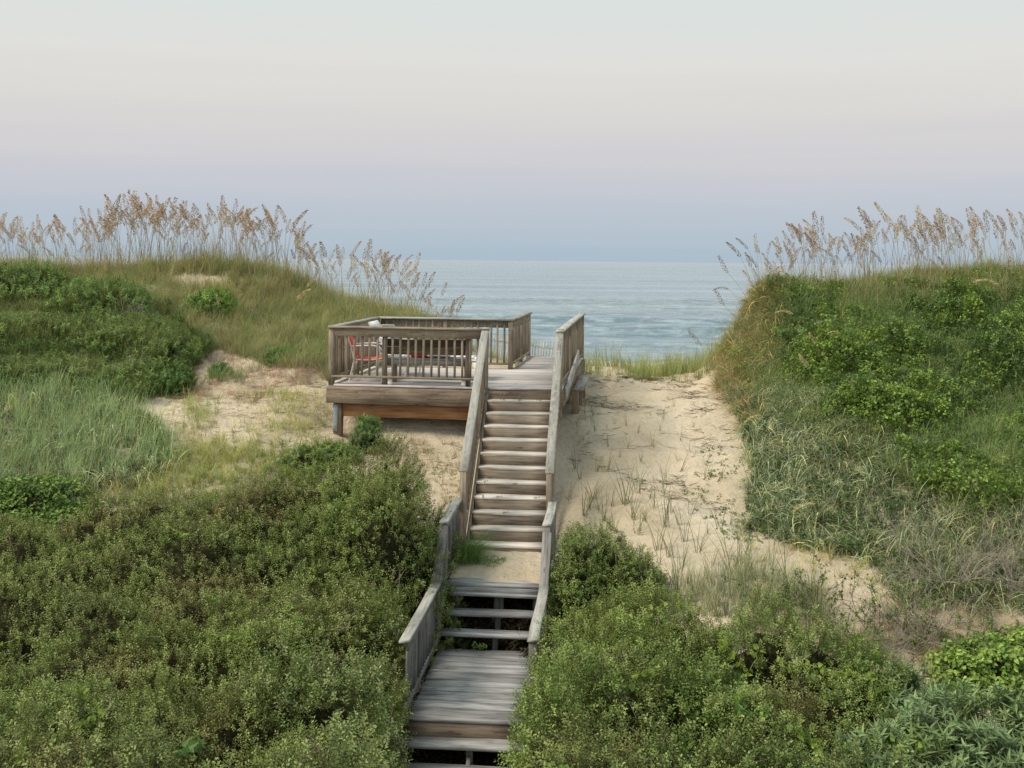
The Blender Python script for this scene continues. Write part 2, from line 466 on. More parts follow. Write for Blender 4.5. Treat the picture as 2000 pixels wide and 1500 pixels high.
ctrl += [(-0.3, 12.6, 3.60), (-0.3, 13.6, 3.78), (-0.3, 14.5, 3.82), (-0.3, 11.5, 3.30), (-0.2, 15.5, 4.30), (-0.15, 16.5, 4.52), (0.9, 13.6, 3.95), (-1.5, 13.6, 4.0), (-3, 14, 4.25), (-6, 14, 4.35), (-6, 10, 3.6), (-2.5, 11, 3.55), (2.5, 12, 3.85),
         (1.0, 14.2, 4.3), (3.5, 14.2, 4.55), (5.5, 12, 4.2), (3, 9, 3.5), (0, 8, 3.2), (-0.1, 18.0, 5.55), (0.3, 20.5, 6.1), (1.0, 22.5, 6.30), (0.9, 25.5, 6.35), (-1.5, 21.5, 6.42), (-2.5, 22.6, 6.3),
         (1.5, 29.5, 5.75), (1.5, 35, 4.2), (4.5, 29.5, 5.8), (-1.5, 28.5, 6.3), (-8, 33, 6.4), (-3, 33, 5.6), (8, 32, 6.2), (4, 35, 4.3), (-14, 34, 6.0), (14, 34, 6.0)]
ctrl = np.array(ctrl)
def z0(Y):
    return np.interp(Y, [-200, 8, 12, 16, 20, 23, 26.5, 29, 34, 40, 55, 80, 110, 180, 400], [3.2, 3.3, 3.7, 4.9, 6.2, 7.3, 8.4, 7.8, 5.8, 3.6, 2.0, 0.9, -0.4, -4, -12])
def tps_fit(pts, vals, lam=0.02):
    n = len(pts)
    d = np.linalg.norm(pts[:, None] - pts[None], axis=2)
    K = np.where(d > 1e-9, d * d * np.log(d + 1e-12), 0) + lam * np.eye(n)
    Pm = np.hstack([np.ones((n, 1)), pts])
    A = np.zeros((n + 3, n + 3)); A[:n, :n] = K; A[:n, n:] = Pm; A[n:, :n] = Pm.T
    return np.linalg.solve(A, np.concatenate([vals, np.zeros(3)]))
border = [(x, y) for x in (-26, -18, 18, 26) for y in (4, 10, 16, 22, 28, 34, 40)] + [(x, y) for x in (-12, -6, 0, 6, 12) for y in (2, 42)]
bpts = np.array([(x, y, float(z0(y))) for x, y in border])
allp = np.vstack([ctrl, bpts])
TW = tps_fit(allp[:, :2], allp[:, 2] - z0(allp[:, 1]))
def ground(X, Y, detail=True):
    X, Y = np.broadcast_arrays(np.asarray(X, float), np.asarray(Y, float))
    sh = X.shape; x, y = X.ravel(), Y.ravel()
    r = TW[-3] + TW[-2] * x + TW[-1] * y
    for i, (cx, cy) in enumerate(allp[:, :2]):
        d2 = (x - cx) ** 2 + (y - cy) ** 2
        r = r + TW[i] * 0.5 * d2 * np.log(d2 + 1e-12)
    win = np.clip((27 - np.abs(x)) / 7, 0, 1) * np.clip((y - 2) / 5, 0, 1) * np.clip((44 - y) / 6, 0, 1)
    win = win * win * (3 - 2 * win)
    z = z0(y) + r * win
    if detail:
        yl = 19.0 - 0.28 * (x - 1.2) + 0.15 * np.sin(x * 3)
        z = z + 0.13 * (np.clip((y - yl) / 0.22, 0, 1) - np.clip((y - yl) / 3.0, 0, 1)) * np.clip((x - 1.0) / .3, 0, 1) * np.clip((3.3 - x) / .6, 0, 1)
        near_path = np.clip(np.hypot((x - 0.1) / 1.6, 0) - 0.3, 0, 1)
        z = z + 0.10 * fbm(x * 0.55, y * 0.55, 0, 3) * near_path + 0.045 * fbm(x * 2.3, y * 2.3, 0, 9) * near_path + 0.022 * np.minimum(fbm(x * 4.6, y * 3.4, 0, 29, 2), 0) * near_path + 0.010 * fbm(x * 7, y * 9, 0, 19)
        z = z + np.where(np.abs(x) > 20, 0.4 * fbm(x * 0.12, y * 0.12, 0, 5) * np.clip((60 - y) / 30, 0, 1), 0) * np.clip((np.abs(x) - 20) / 20, 0, 1)
    return z.reshape(sh)

gx = np.concatenate([-np.geomspace(12, 400, 40)[::-1], np.arange(-11.9, 11.95, 0.1), np.geomspace(12, 400, 40)])
gy = np.concatenate([np.linspace(-200, 6, 20), np.arange(6.1, 32, 0.1), np.geomspace(32.1, 400, 60)])
GX, GY = np.meshgrid(gx, gy)
GZ = ground(GX, GY)
V = np.stack([GX.ravel(), GY.ravel(), GZ.ravel()], 1)
nx, ny = len(gx), len(gy)
idx = np.arange(nx * ny).reshape(ny, nx)
Q = np.stack([idx[:-1, :-1].ravel(), idx[:-1, 1:].ravel(), idx[1:, 1:].ravel(), idx[1:, :-1].ravel()], 1)
o = link('sand_ground', mesh_np('sand_ground', V, Q, True), M['sand'])
tag(o, 'pale tan dune sand running from the boardwalk over the saddle to the beach', None, None, 'structure')

# fast bilinear lookup of the ground
def gz(X, Y):
    X, Y = np.asarray(X, float), np.asarray(Y, float)
    i = np.clip(np.searchsorted(gx, X) - 1, 0, nx - 2); j = np.clip(np.searchsorted(gy, Y) - 1, 0, ny - 2)
    tx = np.clip((X - gx[i]) / (gx[i + 1] - gx[i]), 0, 1); ty = np.clip((Y - gy[j]) / (gy[j + 1] - gy[j]), 0, 1)
    return (GZ[j, i] * (1 - tx) + GZ[j, i + 1] * tx) * (1 - ty) + (GZ[j + 1, i] * (1 - tx) + GZ[j + 1, i + 1] * tx) * ty
def hit(px, py, d0=9.0, d1=32.0):
    """where the ray through a photo pixel first meets the ground"""
    D = np.arange(d0, d1, 0.04)
    u, w = (px - CX) / F, (py - CY) / F
    X = D * (u * RC + w * RS); Z = CAMZ - D * (-u * RS + w * RC)
    below = np.nonzero(Z < gz(X, D))[0]
    if len(below) == 0: return None
    k = below[0]
    return (X[k], D[k], float(gz(X[k], D[k])))

# ------------------------------------------------------------------ sea
def build_sea():
    xs = np.concatenate([-np.geomspace(60, 60000, 24)[::-1], np.linspace(-55, 55, 120), np.geomspace(60, 60000, 24)])
    ys = np.concatenate([[60], np.arange(70, 330, 0.6), np.geomspace(332, 70000, 60)])
    X, Y = np.meshgrid(xs, ys)
    near = np.clip((330 - Y) / 90, 0, 1) * np.clip((400 - np.abs(X)) / 200, 0, 1)
    Z = near * (0.16 * fbm(X * 0.02, Y * 0.16, 0, 31, 2) + 0.10 * fbm(X * 0.09, Y * 0.4, 0, 37, 2))
    # two low swells rolling in
    for y0, amp, wd, wob in ((168, 1.15, 2.4, 4), (139, 0.75, 1.8, 3), (212, 0.9, 3.0, 6), (120, 0.55, 1.4, 3), (265, 0.9, 4.0, 8), (152, 0.45, 1.5, 4)):
        c = y0 + wob * fbm(X * 0.012, X * 0 + y0, 0, 41, 2)
        Z = Z + near * amp * np.exp(-((Y - c) / wd) ** 2) * (0.75 + 0.35 * fbm(X * 0.03, X * 0 + y0, 0, 43, 2))
    n_x, n_y = len(xs), len(ys)
    id2 = np.arange(n_x * n_y).reshape(n_y, n_x)
    q = np.stack([id2[:-1, :-1].ravel(), id2[:-1, 1:].ravel(), id2[1:, 1:].ravel(), id2[1:, :-1].ravel()], 1)
    o = link('sea', mesh_np('sea', np.stack([X.ravel(), Y.ravel(), Z.ravel()], 1), q, True), M['water'])
    tag(o, 'calm blue-grey sea stretching to a hazy horizon', None, None, 'structure')
build_sea()

# ------------------------------------------------------------------ boards
def board_mesh(L, W, T, bow=0.0, ch=0.004, seg=4, rag=0.002, sag=0.0):
    ch = min(ch, W * 0.2, T * 0.2)
    prof = [(-W/2+ch, -T/2), (W/2-ch, -T/2), (W/2, -T/2+ch), (W/2, T/2-ch), (W/2-ch, T/2), (-W/2+ch, T/2), (-W/2, T/2-ch), (-W/2, -T/2+ch)]
    vs = []
    ph = random.uniform(0, 6)
    tw = random.uniform(-1, 1) * rag * 3
    for i in range(seg + 1):
        t = i / seg
        x = (t - 0.5) * L
        e = 0.0
        if i in (0, seg): e = random.uniform(-1, 1) * rag
        dy = bow * math.sin(math.pi * t) + rag * math.sin(ph + 5 * t)
        dz = rag * 0.7 * math.sin(ph * 2 + 4 * t) - sag * math.sin(math.pi * t)
        for (y, z) in prof:
            vs.append((x + e, y + dy + random.uniform(-.4, .4) * rag, z + dz + y * tw * (t - .5) * 8))
    fs4 = []
    for i in range(seg):
        for k in range(8):
            fs4.append((i*8+k, (i+1)*8+k, (i+1)*8+(k+1) % 8, i*8+(k+1) % 8))
    caps = [tuple(range(8)), tuple(reversed(range(seg*8, seg*8+8)))]
    me = mesh_np('board', vs, [np.array(fs4)[:, ::-1], np.array(caps)[:, ::-1]])
    return me

def board(name, parent, p0, p1, W, T, mat, up=(0, 0, 1), bow=None, seg=4, rag=0.0025, sag=0.0, label=None, ch=0.004):
    """a board from p0 to p1; W is measured across, T along 'up'"""
    p0, p1 = Vector(p0), Vector(p1)
    ax = (p1 - p0); L = ax.length; ax.normalize()
    up = Vector(up)
    y = up.cross(ax).normalized(); z = ax.cross(y).normalized()
    mtx = Matrix((( ax.x, y.x, z.x, 0), (ax.y, y.y, z.y, 0), (ax.z, y.z, z.z, 0), (0, 0, 0, 1)))
    mtx.translation = (p0 + p1) / 2
    o = link(name, board_mesh(L, W, T, random.uniform(-1, 1) * 0.003 if bow is None else bow, ch, seg, rag, sag), mat, parent, mtx)
    if label: o['label'] = label
    return o

def post(name, parent, x, y, zb, zt, W, D, mat, axis, lean=(0, 0), label=None):
    """vertical post; axis = horizontal unit vector along W"""
    return board(name, parent, (x, y, zb), (x + lean[0], y + lean[1], zt), W, D, mat, up=Vector((0, 0, 1)).cross(Vector(axis)), seg=3, label=label)

def railing(label, A, B, zA, zB, h, mat, capmat, group, side, npost=2, sp=0.13, bot=0.12, topH=0.14, post_down=0.1, post_over=0.0, basez=None,
            endpostA=True, endpostB=True, hB=None, capW=0.14, botflat=True, blocks=()):
    """railing along A->B (Vectors, floor points); side = unit vector towards the side balusters are nailed on"""
    hB = hB or h
    base = (A + B) / 2
    root = empty('railing', (base.x, base.y, min(zA, zB)), label, 'railing', group)
    ax = Vector((B.x - A.x, B.y - A.y, 0)); L = ax.length; ax.normalize()
    side = Vector(side)
    def at(t, dz=0.0, off=0.0):
        p = A.lerp(B, t)
        return Vector((p.x, p.y, zA + (zB - zA) * t + dz)) + side * off
    def topz(t): return zA + (zB - zA) * t + h + (hB - h) * t
    upv = Vector((0, 0, 1))
    pA, pB = at(0), at(1)
    pA.z, pB.z = topz(0), topz(1)
    e = (pB - pA).normalized()
    cap = board('cap_rail', root, pA - e * 0.05 + Vector((0, 0, -0.019)), pB + e * 0.05 + Vector((0, 0, -0.019)), capW, 0.036, capmat, seg=6, rag=0.005, ch=0.006)
    tp = Vector((0, 0, -0.04 - topH / 2))
    board('top_rail', root, pA + tp + side * 0.019, pB + tp + side * 0.019, topH, 0.036, mat, up=side, seg=5, rag=0.004)
    if botflat:
        board('bottom_rail', root, at(0, bot), at(1, bot), 0.088, 0.038, mat, seg=6, rag=0.005)
    else:
        board('bottom_rail', root, at(0, bot) + side * 0.0, at(1, bot), 0.088, 0.038, mat, up=side, seg=5, rag=0.004)
    for i in range(npost):
        t = i / (npost - 1)
        if (i == 0 and not endpostA) or (i == npost - 1 and not endpostB): continue
        p = at(t)
        post('post', root, p.x, p.y, (p.z - post_down), topz(t) - 0.042 + post_over, 0.09, 0.09, mat, ax, lean=(random.uniform(-.008, .008), random.uniform(-.008, .008)))
    n = max(1, int(L / sp))
    for i in range(1, n):
        t = i / n
        if any(abs(t - k / (npost - 1)) * L < 0.07 for k in range(npost)): continue
        p = at(t)
        post('baluster', root, p.x + side.x * 0.0, p.y + side.y * 0.0, p.z + bot + 0.02, topz(t) - 0.05, 0.038, 0.030, mat, ax, lean=(random.uniform(-.008, .008), random.uniform(-.008, .008)))
    for t in blocks:
        p = at(t)
        post('spacer_block', root, p.x, p.y, p.z + 0.005, p.z + bot - 0.02, 0.07, 0.05, M['tread'], ax)
    return root

UP = Vector((0, 0, 1))
# ---- deck platform
deck = empty('viewing_deck', DF(-0.8, 1.6, DECKZ - 0.3), 'raised weathered wooden viewing deck at the top of the long staircase', 'deck')
LA, RA, DEP, WEND = -2.80, 1.22, 3.35, 6.45
bb = 0.0; k = 0
while bb < DEP - 0.05:
    w = 0.142
    c = bb + w / 2 - 0.02
    board('plank', deck, DF(LA - 0.03, c, DECKZ - 0.019), DF(RA + random.uniform(0, .02), c, DECKZ - 0.019), w - 0.007, 0.036, M['deck'], bow=random.uniform(-.002, .002), rag=0.0022)
    bb += w
while bb < WEND:
    c = bb + 0.051
    ext = random.uniform(-0.01, 0.03)
    board('plank', deck, DF(0.0 - ext, c, DECKZ - 0.019), DF(RA, c, DECKZ - 0.019), 0.135, 0.036, M['deck'], rag=0.0022)
    bb += 0.142
board('fascia', deck, DF(LA - 0.03, -0.045, DECKZ - 0.185), DF(RA + .02, -0.045, DECKZ - 0.185), 0.285, 0.038, M['fascia'], up=DF.b, rag=0.004)
board('fascia', deck, DF(LA - 0.02, -0.02, DECKZ - 0.185), DF(LA - 0.02, DEP, DECKZ - 0.185), 0.285, 0.038, M['fascia'], up=DF.a)
board('fascia', deck, DF(RA + .015, 0.0, DECKZ - 0.185), DF(RA + .015, WEND, DECKZ - 0.185), 0.285, 0.038, M['fascia'], up=DF.a)
board('fascia', deck, DF(LA, DEP + 0.0, DECKZ - 0.185), DF(-.04, DEP + 0.0, DECKZ - 0.185), 0.285, 0.038, M['fascia'], up=DF.b)
board('beam', deck, DF(LA + 0.22, 0.06, DECKZ - 0.435), DF(-.05, 0.06, DECKZ - 0.455), 0.235, 0.09, M['beam'], up=DF.b, rag=0.004, label='fresh orange-brown beam under the deck front')
board('beam', deck, DF(LA + 0.22, 2.6, DECKZ - 0.435), DF(.4, 2.6, DECKZ - 0.435), 0.235, 0.09, M['beam'], up=DF.b)
for j in range(8):
    board('joist', deck, DF(LA + 0.35 + j * 0.5, 0.0, DECKZ - 0.175), DF(LA + 0.35 + j * 0.5, DEP - 0.03, DECKZ - 0.175), 0.25, 0.038, M['fascia'], up=DF.a)
for (a, b, wd) in ((LA + 0.15, 0.06, 0.14), (LA + 0.15, 2.6, 0.14), (RA - 0.15, 2.6, 0.12)):
    p = DF(a, b, 0)
    post('support_post', deck, p.x, p.y, gz(p.x, p.y) - 0.3, DECKZ - 0.33, wd, 0.14, M['post'], DF.a)
p = DF(LA + 0.115, -0.018, 0)
board('bracket_plate', deck, (p.x, p.y, DECKZ - 0.345), (p.x, p.y, DECKZ - 0.82), 0.085, 0.006, M['steel'], up=DF.b, rag=0.001, label='flat galvanised strap on the front support post')
# outer apron, ledge and short piles on the ocean-path side
board('side_stringer', deck, DF(RA + .06, 0.3, DECKZ - 0.12), DF(RA + .07, 3.4, DECKZ + 0.30), 0.20, 0.038, M['cap'], up=DF.a, rag=0.008)
board('ledge', deck, DF(RA + .19, 1.7, DECKZ - 0.20), DF(RA + .17, 3.9, DECKZ - 0.17), 0.20, 0.038, M['cap'], rag=0.006)
for b, dz in ((1.75, 0.0), (2.9, 0.0), (3.8, 0.0)):
    p = DF(RA + 0.13, b, 0)
    post('support_post', deck, p.x, p.y, gz(p.x, p.y) - 0.3, DECKZ - 0.225, 0.13, 0.13, M['post'], DF.a)

RG = 'weathered wooden railings of the deck and stairs'
def V2(v): return Vector((v.x, v.y, 0))
railing('brown front railing of the deck with lichen on its cap, facing the stairs side', V2(DF(LA + .03, 0.02, 0)), V2(DF(-0.07, 0.02, 0)), DECKZ, DECKZ, 1.0, M['rail'], M['rail'], RG, -DF.b, 2, 0.132, 0.13, post_down=0.02,
        endpostB=False, blocks=(0.385, 0.86))
railing('left side railing of the deck against the dune grass', V2(DF(LA + .03, 0.10, 0)), V2(DF(LA + .03, DEP - .05, 0)), DECKZ, DECKZ, 1.0, M['rail'], M['cap'], RG, DF.a, 3, 0.132, 0.1, endpostA=False)
railing('back railing of the deck with the sea behind it', V2(DF(LA + .1, DEP - .05, 0)), V2(DF(-0.05, DEP - .05, 0)), DECKZ, DECKZ, 1.0, M['rail'], M['cap'], RG, DF.b, 3, 0.132, 0.1, endpostA=False)
railing('short left railing of the walkway beyond the deck, in front of the picket fence', V2(DF(-0.05, DEP + .05, 0)), V2(DF(-0.02, WEND - .1, 0)), DECKZ, DECKZ, 1.0, M['rail'], M['cap'], RG, DF.a, 3, 0.115, 0.1, endpostA=False, post_down=.4)
railing('long right railing of the deck and walkway beside the sand path', V2(DF(RA - .03, 0.0, 0)), V2(DF(RA - .03, WEND - .15, 0)), DECKZ, DECKZ, 1.0, M['rail'], M['cap'], RG, -DF.a, 4, 0.115, 0.1, endpostA=True, post_down=.5)

# ---- upper staircase
SW = 1.10
stairs = empty('staircase', SF(SW / 2, -1.4, 4.7), 'long upper flight of eleven pale wooden steps rising to the deck', 'staircase', 'flights of wooden steps')
RUN, RIS = 0.25, 0.18
for i in range(1, 12):
    z = DECKZ - RIS * i
    c = -RUN * i + 0.145
    board('tread', stairs, SF(-0.005, c, z - 0.019), SF(SW + .01, c, z - 0.019), 0.29, 0.034, M['tread'], rag=0.003, ch=0.003)
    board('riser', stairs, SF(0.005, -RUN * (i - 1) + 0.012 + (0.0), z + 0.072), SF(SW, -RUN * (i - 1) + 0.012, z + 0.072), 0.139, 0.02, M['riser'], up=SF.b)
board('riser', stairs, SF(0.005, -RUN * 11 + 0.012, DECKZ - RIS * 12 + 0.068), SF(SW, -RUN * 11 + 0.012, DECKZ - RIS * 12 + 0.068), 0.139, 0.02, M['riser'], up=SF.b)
for a in (-0.026, SW + 0.030):
    board('stringer', stairs, SF(a, 0.0, DECKZ - 0.20), SF(a, -RUN * 11.6, DECKZ - 0.20 - RIS * 11.6), 0.28, 0.036, M['rail'], up=SF.a)
for nm, a, sd in (('tall left railing of the upper steps with a silvered cap', -0.075, SF.a), ('tall right railing of the upper steps beside the sand path', SW + 0.085, -SF.a)):
    railing(nm, V2(SF(a, 0.0 if a < 0 else -0.02, 0)), V2(SF(a, -2.76, 0)), DECKZ, DECKZ - RIS * 11.04, 0.99, M['rail'], M['cap'], RG, sd, 2, 0.115, 0.02, hB=1.12, post_down=0.35, botflat=False, capW=0.13)

# ---- landing, lower flight, boardwalk, bottom flight
A0, A1 = -0.13, 1.21
land = empty('landing', SF(0.54, -3.4, LANDZ - .2), 'small wooden landing half buried in drifted sand between the two flights', 'landing')
b = -4.17
while b < -2.75:
    board('plank', land, SF(A0 + .02, b + .07, LANDZ - .019), SF(A1 - .02, b + .07, LANDZ - .019), 0.136, 0.036, M['walk'], rag=0.003)
    b += 0.142
board('rim_board', land, SF(A0 + .02, -4.165, LANDZ - .075), SF(A1 - .02, -4.165, LANDZ - .075), 0.07, 0.03, M['walk'], up=SF.b)
for a in (A0 + 0.12, 0.60, A1 - .12):
    p = SF(a, -4.02, 0)
    post('support_post', land, p.x, p.y, 3.8, LANDZ - .045, 0.09, 0.09, M['greyrail'], SF.a)

low = empty('staircase', SF(0.54, -4.5, 4.1), 'short open flight of three grey steps below the sandy landing', 'staircase', 'flights of wooden steps')
for (bf, z) in ((-4.235, 4.585), (-4.505, 4.405), (-4.775, 4.225)):
    board('tread', low, SF(A0 + .03, bf + .115, z - .019), SF(A1 - .03, bf + .115, z - .019), 0.23, 0.04, M['walk'], rag=0.004, ch=0.007)
    for a in (A0 + .16, 0.58 + random.uniform(-.03, .03)):
        p = SF(a, bf + .15, 0)
        post('cleat', low, p.x, p.y, z - .30, z - .042, 0.07, 0.06, M['greyrail'], SF.a)
for a in (A0 + 0.0, A1 - .0):
    board('stringer', low, SF(a, -4.15, LANDZ - 0.12), SF(a, -4.95, LANDZ - 0.12 - .53), 0.24, 0.036, M['greyrail'], up=SF.a)

walk = empty('boardwalk', SF(0.54, -5.8, WALKZ - .3), 'grey-blue lower boardwalk of uneven planks between the clipped bushes', 'boardwalk')
b = -7.0
ws = [0.185, 0.14, 0.19, 0.14, 0.185, 0.14, 0.185, 0.14, 0.14, 0.185, 0.14, 0.185, 0.14, 0.14]
for w in ws:
    sk = random.uniform(-.012, .012)
    board('plank', walk, SF(A0 + .03, b + w/2 + sk, WALKZ - .019 + random.uniform(-.005, .006)), SF(A1 - .03, b + w/2 - sk, WALKZ - .019 + random.uniform(-.005, .006)), w - 0.012, 0.038, M['walk'], rag=0.006, ch=0.007)
    b += w
board('fascia', walk, SF(A0 + .03, -6.965, WALKZ - .135), SF(A1 - .03, -6.965, WALKZ - .135), 0.19, 0.036, M['fascia'], up=SF.b, rag=0.004)
for a in (A0 + .06, A1 - .06):
    board('joist', walk, SF(a, -6.93, WALKZ - .13), SF(a, -4.7, WALKZ - .13), 0.18, 0.036, M['greyrail'], up=SF.a)

bot = empty('staircase', SF(0.54, -7.4, 3.2), 'lowest open flight of grey steps dropping out of the bottom of the view', 'staircase', 'flights of wooden steps')
for i, (bf, z) in enumerate(((-7.22, 3.845), (-7.47, 3.66), (-7.72, 3.475), (-7.97, 3.29))):
    board('tread', bot, SF(A0 + .0, bf + .13, z - .019), SF(A1 - .0, bf + .13, z - .019), 0.255, 0.04, M['walk'], rag=0.005, ch=0.007)
for a in (A0, 0.58, A1):
    board('stringer', bot, SF(a, -7.05, WALKZ - .34), SF(a, -8.2, WALKZ - 1.17), 0.16, 0.045, M['greyrail'], up=SF.a)
    p = SF(a, -7.10, 0)
    post('support_post', bot, p.x, p.y, 3.2, 3.82, 0.07, 0.07, M['greyrail'], SF.a)

for nm, a, sd in (('left', A0 - .02, SF.a), ('right', A1 + .02, -SF.a)):
    by = 'beside the big left hedge' if nm == 'left' else 'beside the round bush'
    railing(f'{nm} railing of the sandy landing {by}', V2(SF(a, -2.75, 0)), V2(SF(a, -4.17, 0)), LANDZ, LANDZ, 0.84, M['greyrail'], M['cap'], RG, sd, 2, 0.115, 0.06, topH=0.09, post_down=0.4, capW=0.12)
    railing(f'{nm} sloping railing over the three open steps', V2(SF(a, -4.25, 0)), V2(SF(a, -4.80, 0)), LANDZ - .05, WALKZ + .05, 0.76, M['greyrail'], M['greyrail'], RG, sd, 2, 0.115, 0.02, topH=0.09, endpostA=False, endpostB=False, capW=0.12, botflat=False)
    railing(f'{nm} level railing of the lower boardwalk leaning into the bushes', V2(SF(a, -4.80, 0)), V2(SF(a, -6.95 if nm == 'left' else -6.75, 0)), WALKZ, WALKZ, 0.84, M['greyrail'], M['cap'], RG, sd, 2, 0.115, 0.07, topH=0.09, post_down=0.5, endpostB=(nm == 'right'), capW=0.12, botflat=False)

# sand drifted over the landing
def sand_drift():
    n, m_ = 36, 30
    vs = []
    for j in range(m_):
        for i in range(n):
            a = A0 + 0.03 + (A1 - A0 - 0.06) * i / (n - 1)
            bmin = -4.03 + 0.12 * (1 - min(1, max(0, (a - 0.1) / 0.6)))
            t = j / (m_ - 1)
            b_ = bmin + (-2.72 - bmin) * t
            h = 0.06 * min(1, t * 2.2) ** 0.7 * (0.75 + 0.25 * math.sin(a * 3)) + 0.05 * t
            q = SF(a, b_ + 0.06 * math.sin(a * 9), LANDZ)
            h += 0.012 * float(fbm(q.x * 5, q.y * 5, 0, 3)) * min(1, t * 5)
            vs.append((q.x, q.y, LANDZ + h - 0.012 + 0.0))
    id_ = np.arange(n * m_).reshape(m_, n)
    q = np.stack([id_[:-1, :-1].ravel(), id_[:-1, 1:].ravel(), id_[1:, 1:].ravel(), id_[1:, :-1].ravel()], 1)
    o = link('sand_drift', mesh_np('sand_drift', vs, q, True), M['sand'])
    tag(o, 'drift of pale sand lying over the landing', None, None, 'stuff')
sand_drift()

# ------------------------------------------------------------------ tubes, furniture
def tube_np(pts, r, seg=6, r1=None):
    pts = np.array(pts, float); n = len(pts)
    tg = np.gradient(pts, axis=0); tg /= np.linalg.norm(tg, axis=1)[:, None] + 1e-9
    ref = np.array([0.0, 0, 1]) if abs(tg[0][2]) < 0.9 else np.array([1.0, 0, 0])
    vs = []
    for i in range(n):
        s = np.cross(tg[i], ref); s /= np.linalg.norm(s) + 1e-9
        u = np.cross(s, tg[i])
        rr = r if r1 is None else r + (r1 - r) * i / (n - 1)
        for k in range(seg):
            a = 2 * math.pi * k / seg
            vs.append(pts[i] + rr * (math.cos(a) * s + math.sin(a) * u))
    fs = [(i*seg+k, i*seg+(k+1) % seg, (i+1)*seg+(k+1) % seg, (i+1)*seg+k) for i in range(n - 1) for k in range(seg)]
    return np.array(vs), np.array(fs)

class MB:
    def __init__(s): s.v = []; s.f = []; s.n = 0
    def add(s, v, f):
        s.v.append(np.asarray(v, float)); s.f.append(np.asarray(f) + s.n); s.n += len(v)
    def tube(s, pts, r, seg=6, r1=None): s.add(*tube_np(pts, r, seg, r1)); return s
    def box(s, c, d, rot=None):
        v = np.array([(x, y, z) for x in (-.5, .5) for y in (-.5, .5) for z in (-.5, .5)]) * np.array(d)
        if rot is not None: v = v @ np.array(Euler(rot).to_matrix()).T
        s.add(v + np.array(c), np.array([(0,1,3,2),(4,6,7,5),(0,4,5,1),(2,3,7,6),(0,2,6,4),(1,5,7,3)])); return s
    def build(s, name, mat, parent=None, matrix=None, smooth=False):
        groups = {}
        for f in s.f: groups.setdefault(f.shape[1], []).append(f)
        me = mesh_np(name, np.vstack(s.v), [np.vstack(g) for g in groups.values()], smooth)
        o = link(name, me, mat)
        if parent is not None: o.parent = parent
        return o

def sheet(pts_curve, x0, x1, th, n=8):
    """sling sheet: curve in (y,z) swept from x0 to x1 with thickness"""
    m = MB()
    c = np.array(pts_curve)
    tg = np.gradient(c, axis=0); nr = np.stack([-tg[:, 1], tg[:, 0]], 1); nr /= np.linalg.norm(nr, axis=1)[:, None]
    vs = []
    for s_ in (1, -1):
        for x in (x0, x1):
            for p, q in zip(c, nr):
                vs.append((x, p[0] + s_ * q[0] * th / 2, p[1] + s_ * q[1] * th / 2))
    k = len(c); fs = []
    for i in range(k - 1):
        fs += [(i, i+1, k+i+1, k+i), (2*k+i, 3*k+i, 3*k+i+1, 2*k+i+1), (i, 2*k+i, 2*k+i+1, i+1), (k+i, k+i+1, 3*k+i+1, 3*k+i)]
    fs += [(0, k, 3*k, 2*k), (k-1, 3*k-1, 4*k-1, 2*k-1)]
    m.add(vs, fs)
    return m

def armchair(loc, rz, label, fabric):
    """tubular armchair; front towards local +Y"""
    r = empty('armchair', loc, label, 'chair', 'metal armchairs on the deck'); r.rotation_euler = (0, 0, rz)
    fr = MB()
    for x in (-0.29, 0.29):
        # front leg curving up into the arm, on to the back
        fr.tube([(x, 0.27, 0), (x, 0.30, 0.2), (x, 0.31, 0.42), (x, 0.29, 0.55), (x, 0.22, 0.625), (x, 0.10, 0.645), (x, -0.10, 0.64), (x, -0.27, 0.63)], 0.014)
        fr.tube([(x * .93, -0.30, 0), (x * .93, -0.25, 0.2), (x * .93, -0.21, 0.40), (x * .93, -0.27, 0.62), (x * .93, -0.36, 0.90)], 0.014)
        fr.tube([(x * .93, -0.21, 0.40), (x * .93, 0.05, 0.385), (x * .93, 0.28, 0.42)], 0.012)
    fr.tube([(-0.27, -0.36, 0.90), (0, -0.375, 0.915), (0.27, -0.36, 0.90)], 0.013)
    fr.tube([(-0.27, 0.28, 0.42), (0.27, 0.28, 0.42)], 0.012)
    fr.tube([(-0.27, -0.21, 0.36), (0.27, -0.21, 0.36)], 0.012)
    fr.tube([(-0.27, -0.27, 0.12), (0.27, -0.27, 0.12)], 0.010)
    fr.build('frame', M['white'], r, smooth=True)
    sheet([(0.27, 0.425), (0.12, 0.395), (-0.05, 0.39), (-0.19, 0.41)], -0.255, 0.255, 0.022).build('seat', fabric, r)
    sheet([(-0.20, 0.43), (-0.24, 0.55), (-0.28, 0.70), (-0.345, 0.88)], -0.255, 0.255, 0.018).build('backrest', fabric, r)
    return r

yd = -math.radians(7)
c1 = DF(-2.28, 0.62, DECKZ); armchair(c1, yd - math.pi / 2 + 0.15, 'white metal armchair with red sling seat at the left end of the deck', M['red'])
c2 = DF(-1.98, 1.75, DECKZ); armchair(c2, yd - math.pi / 2 - 0.5, 'white metal armchair with grey-blue sling behind the red one', M['bluegrey'])

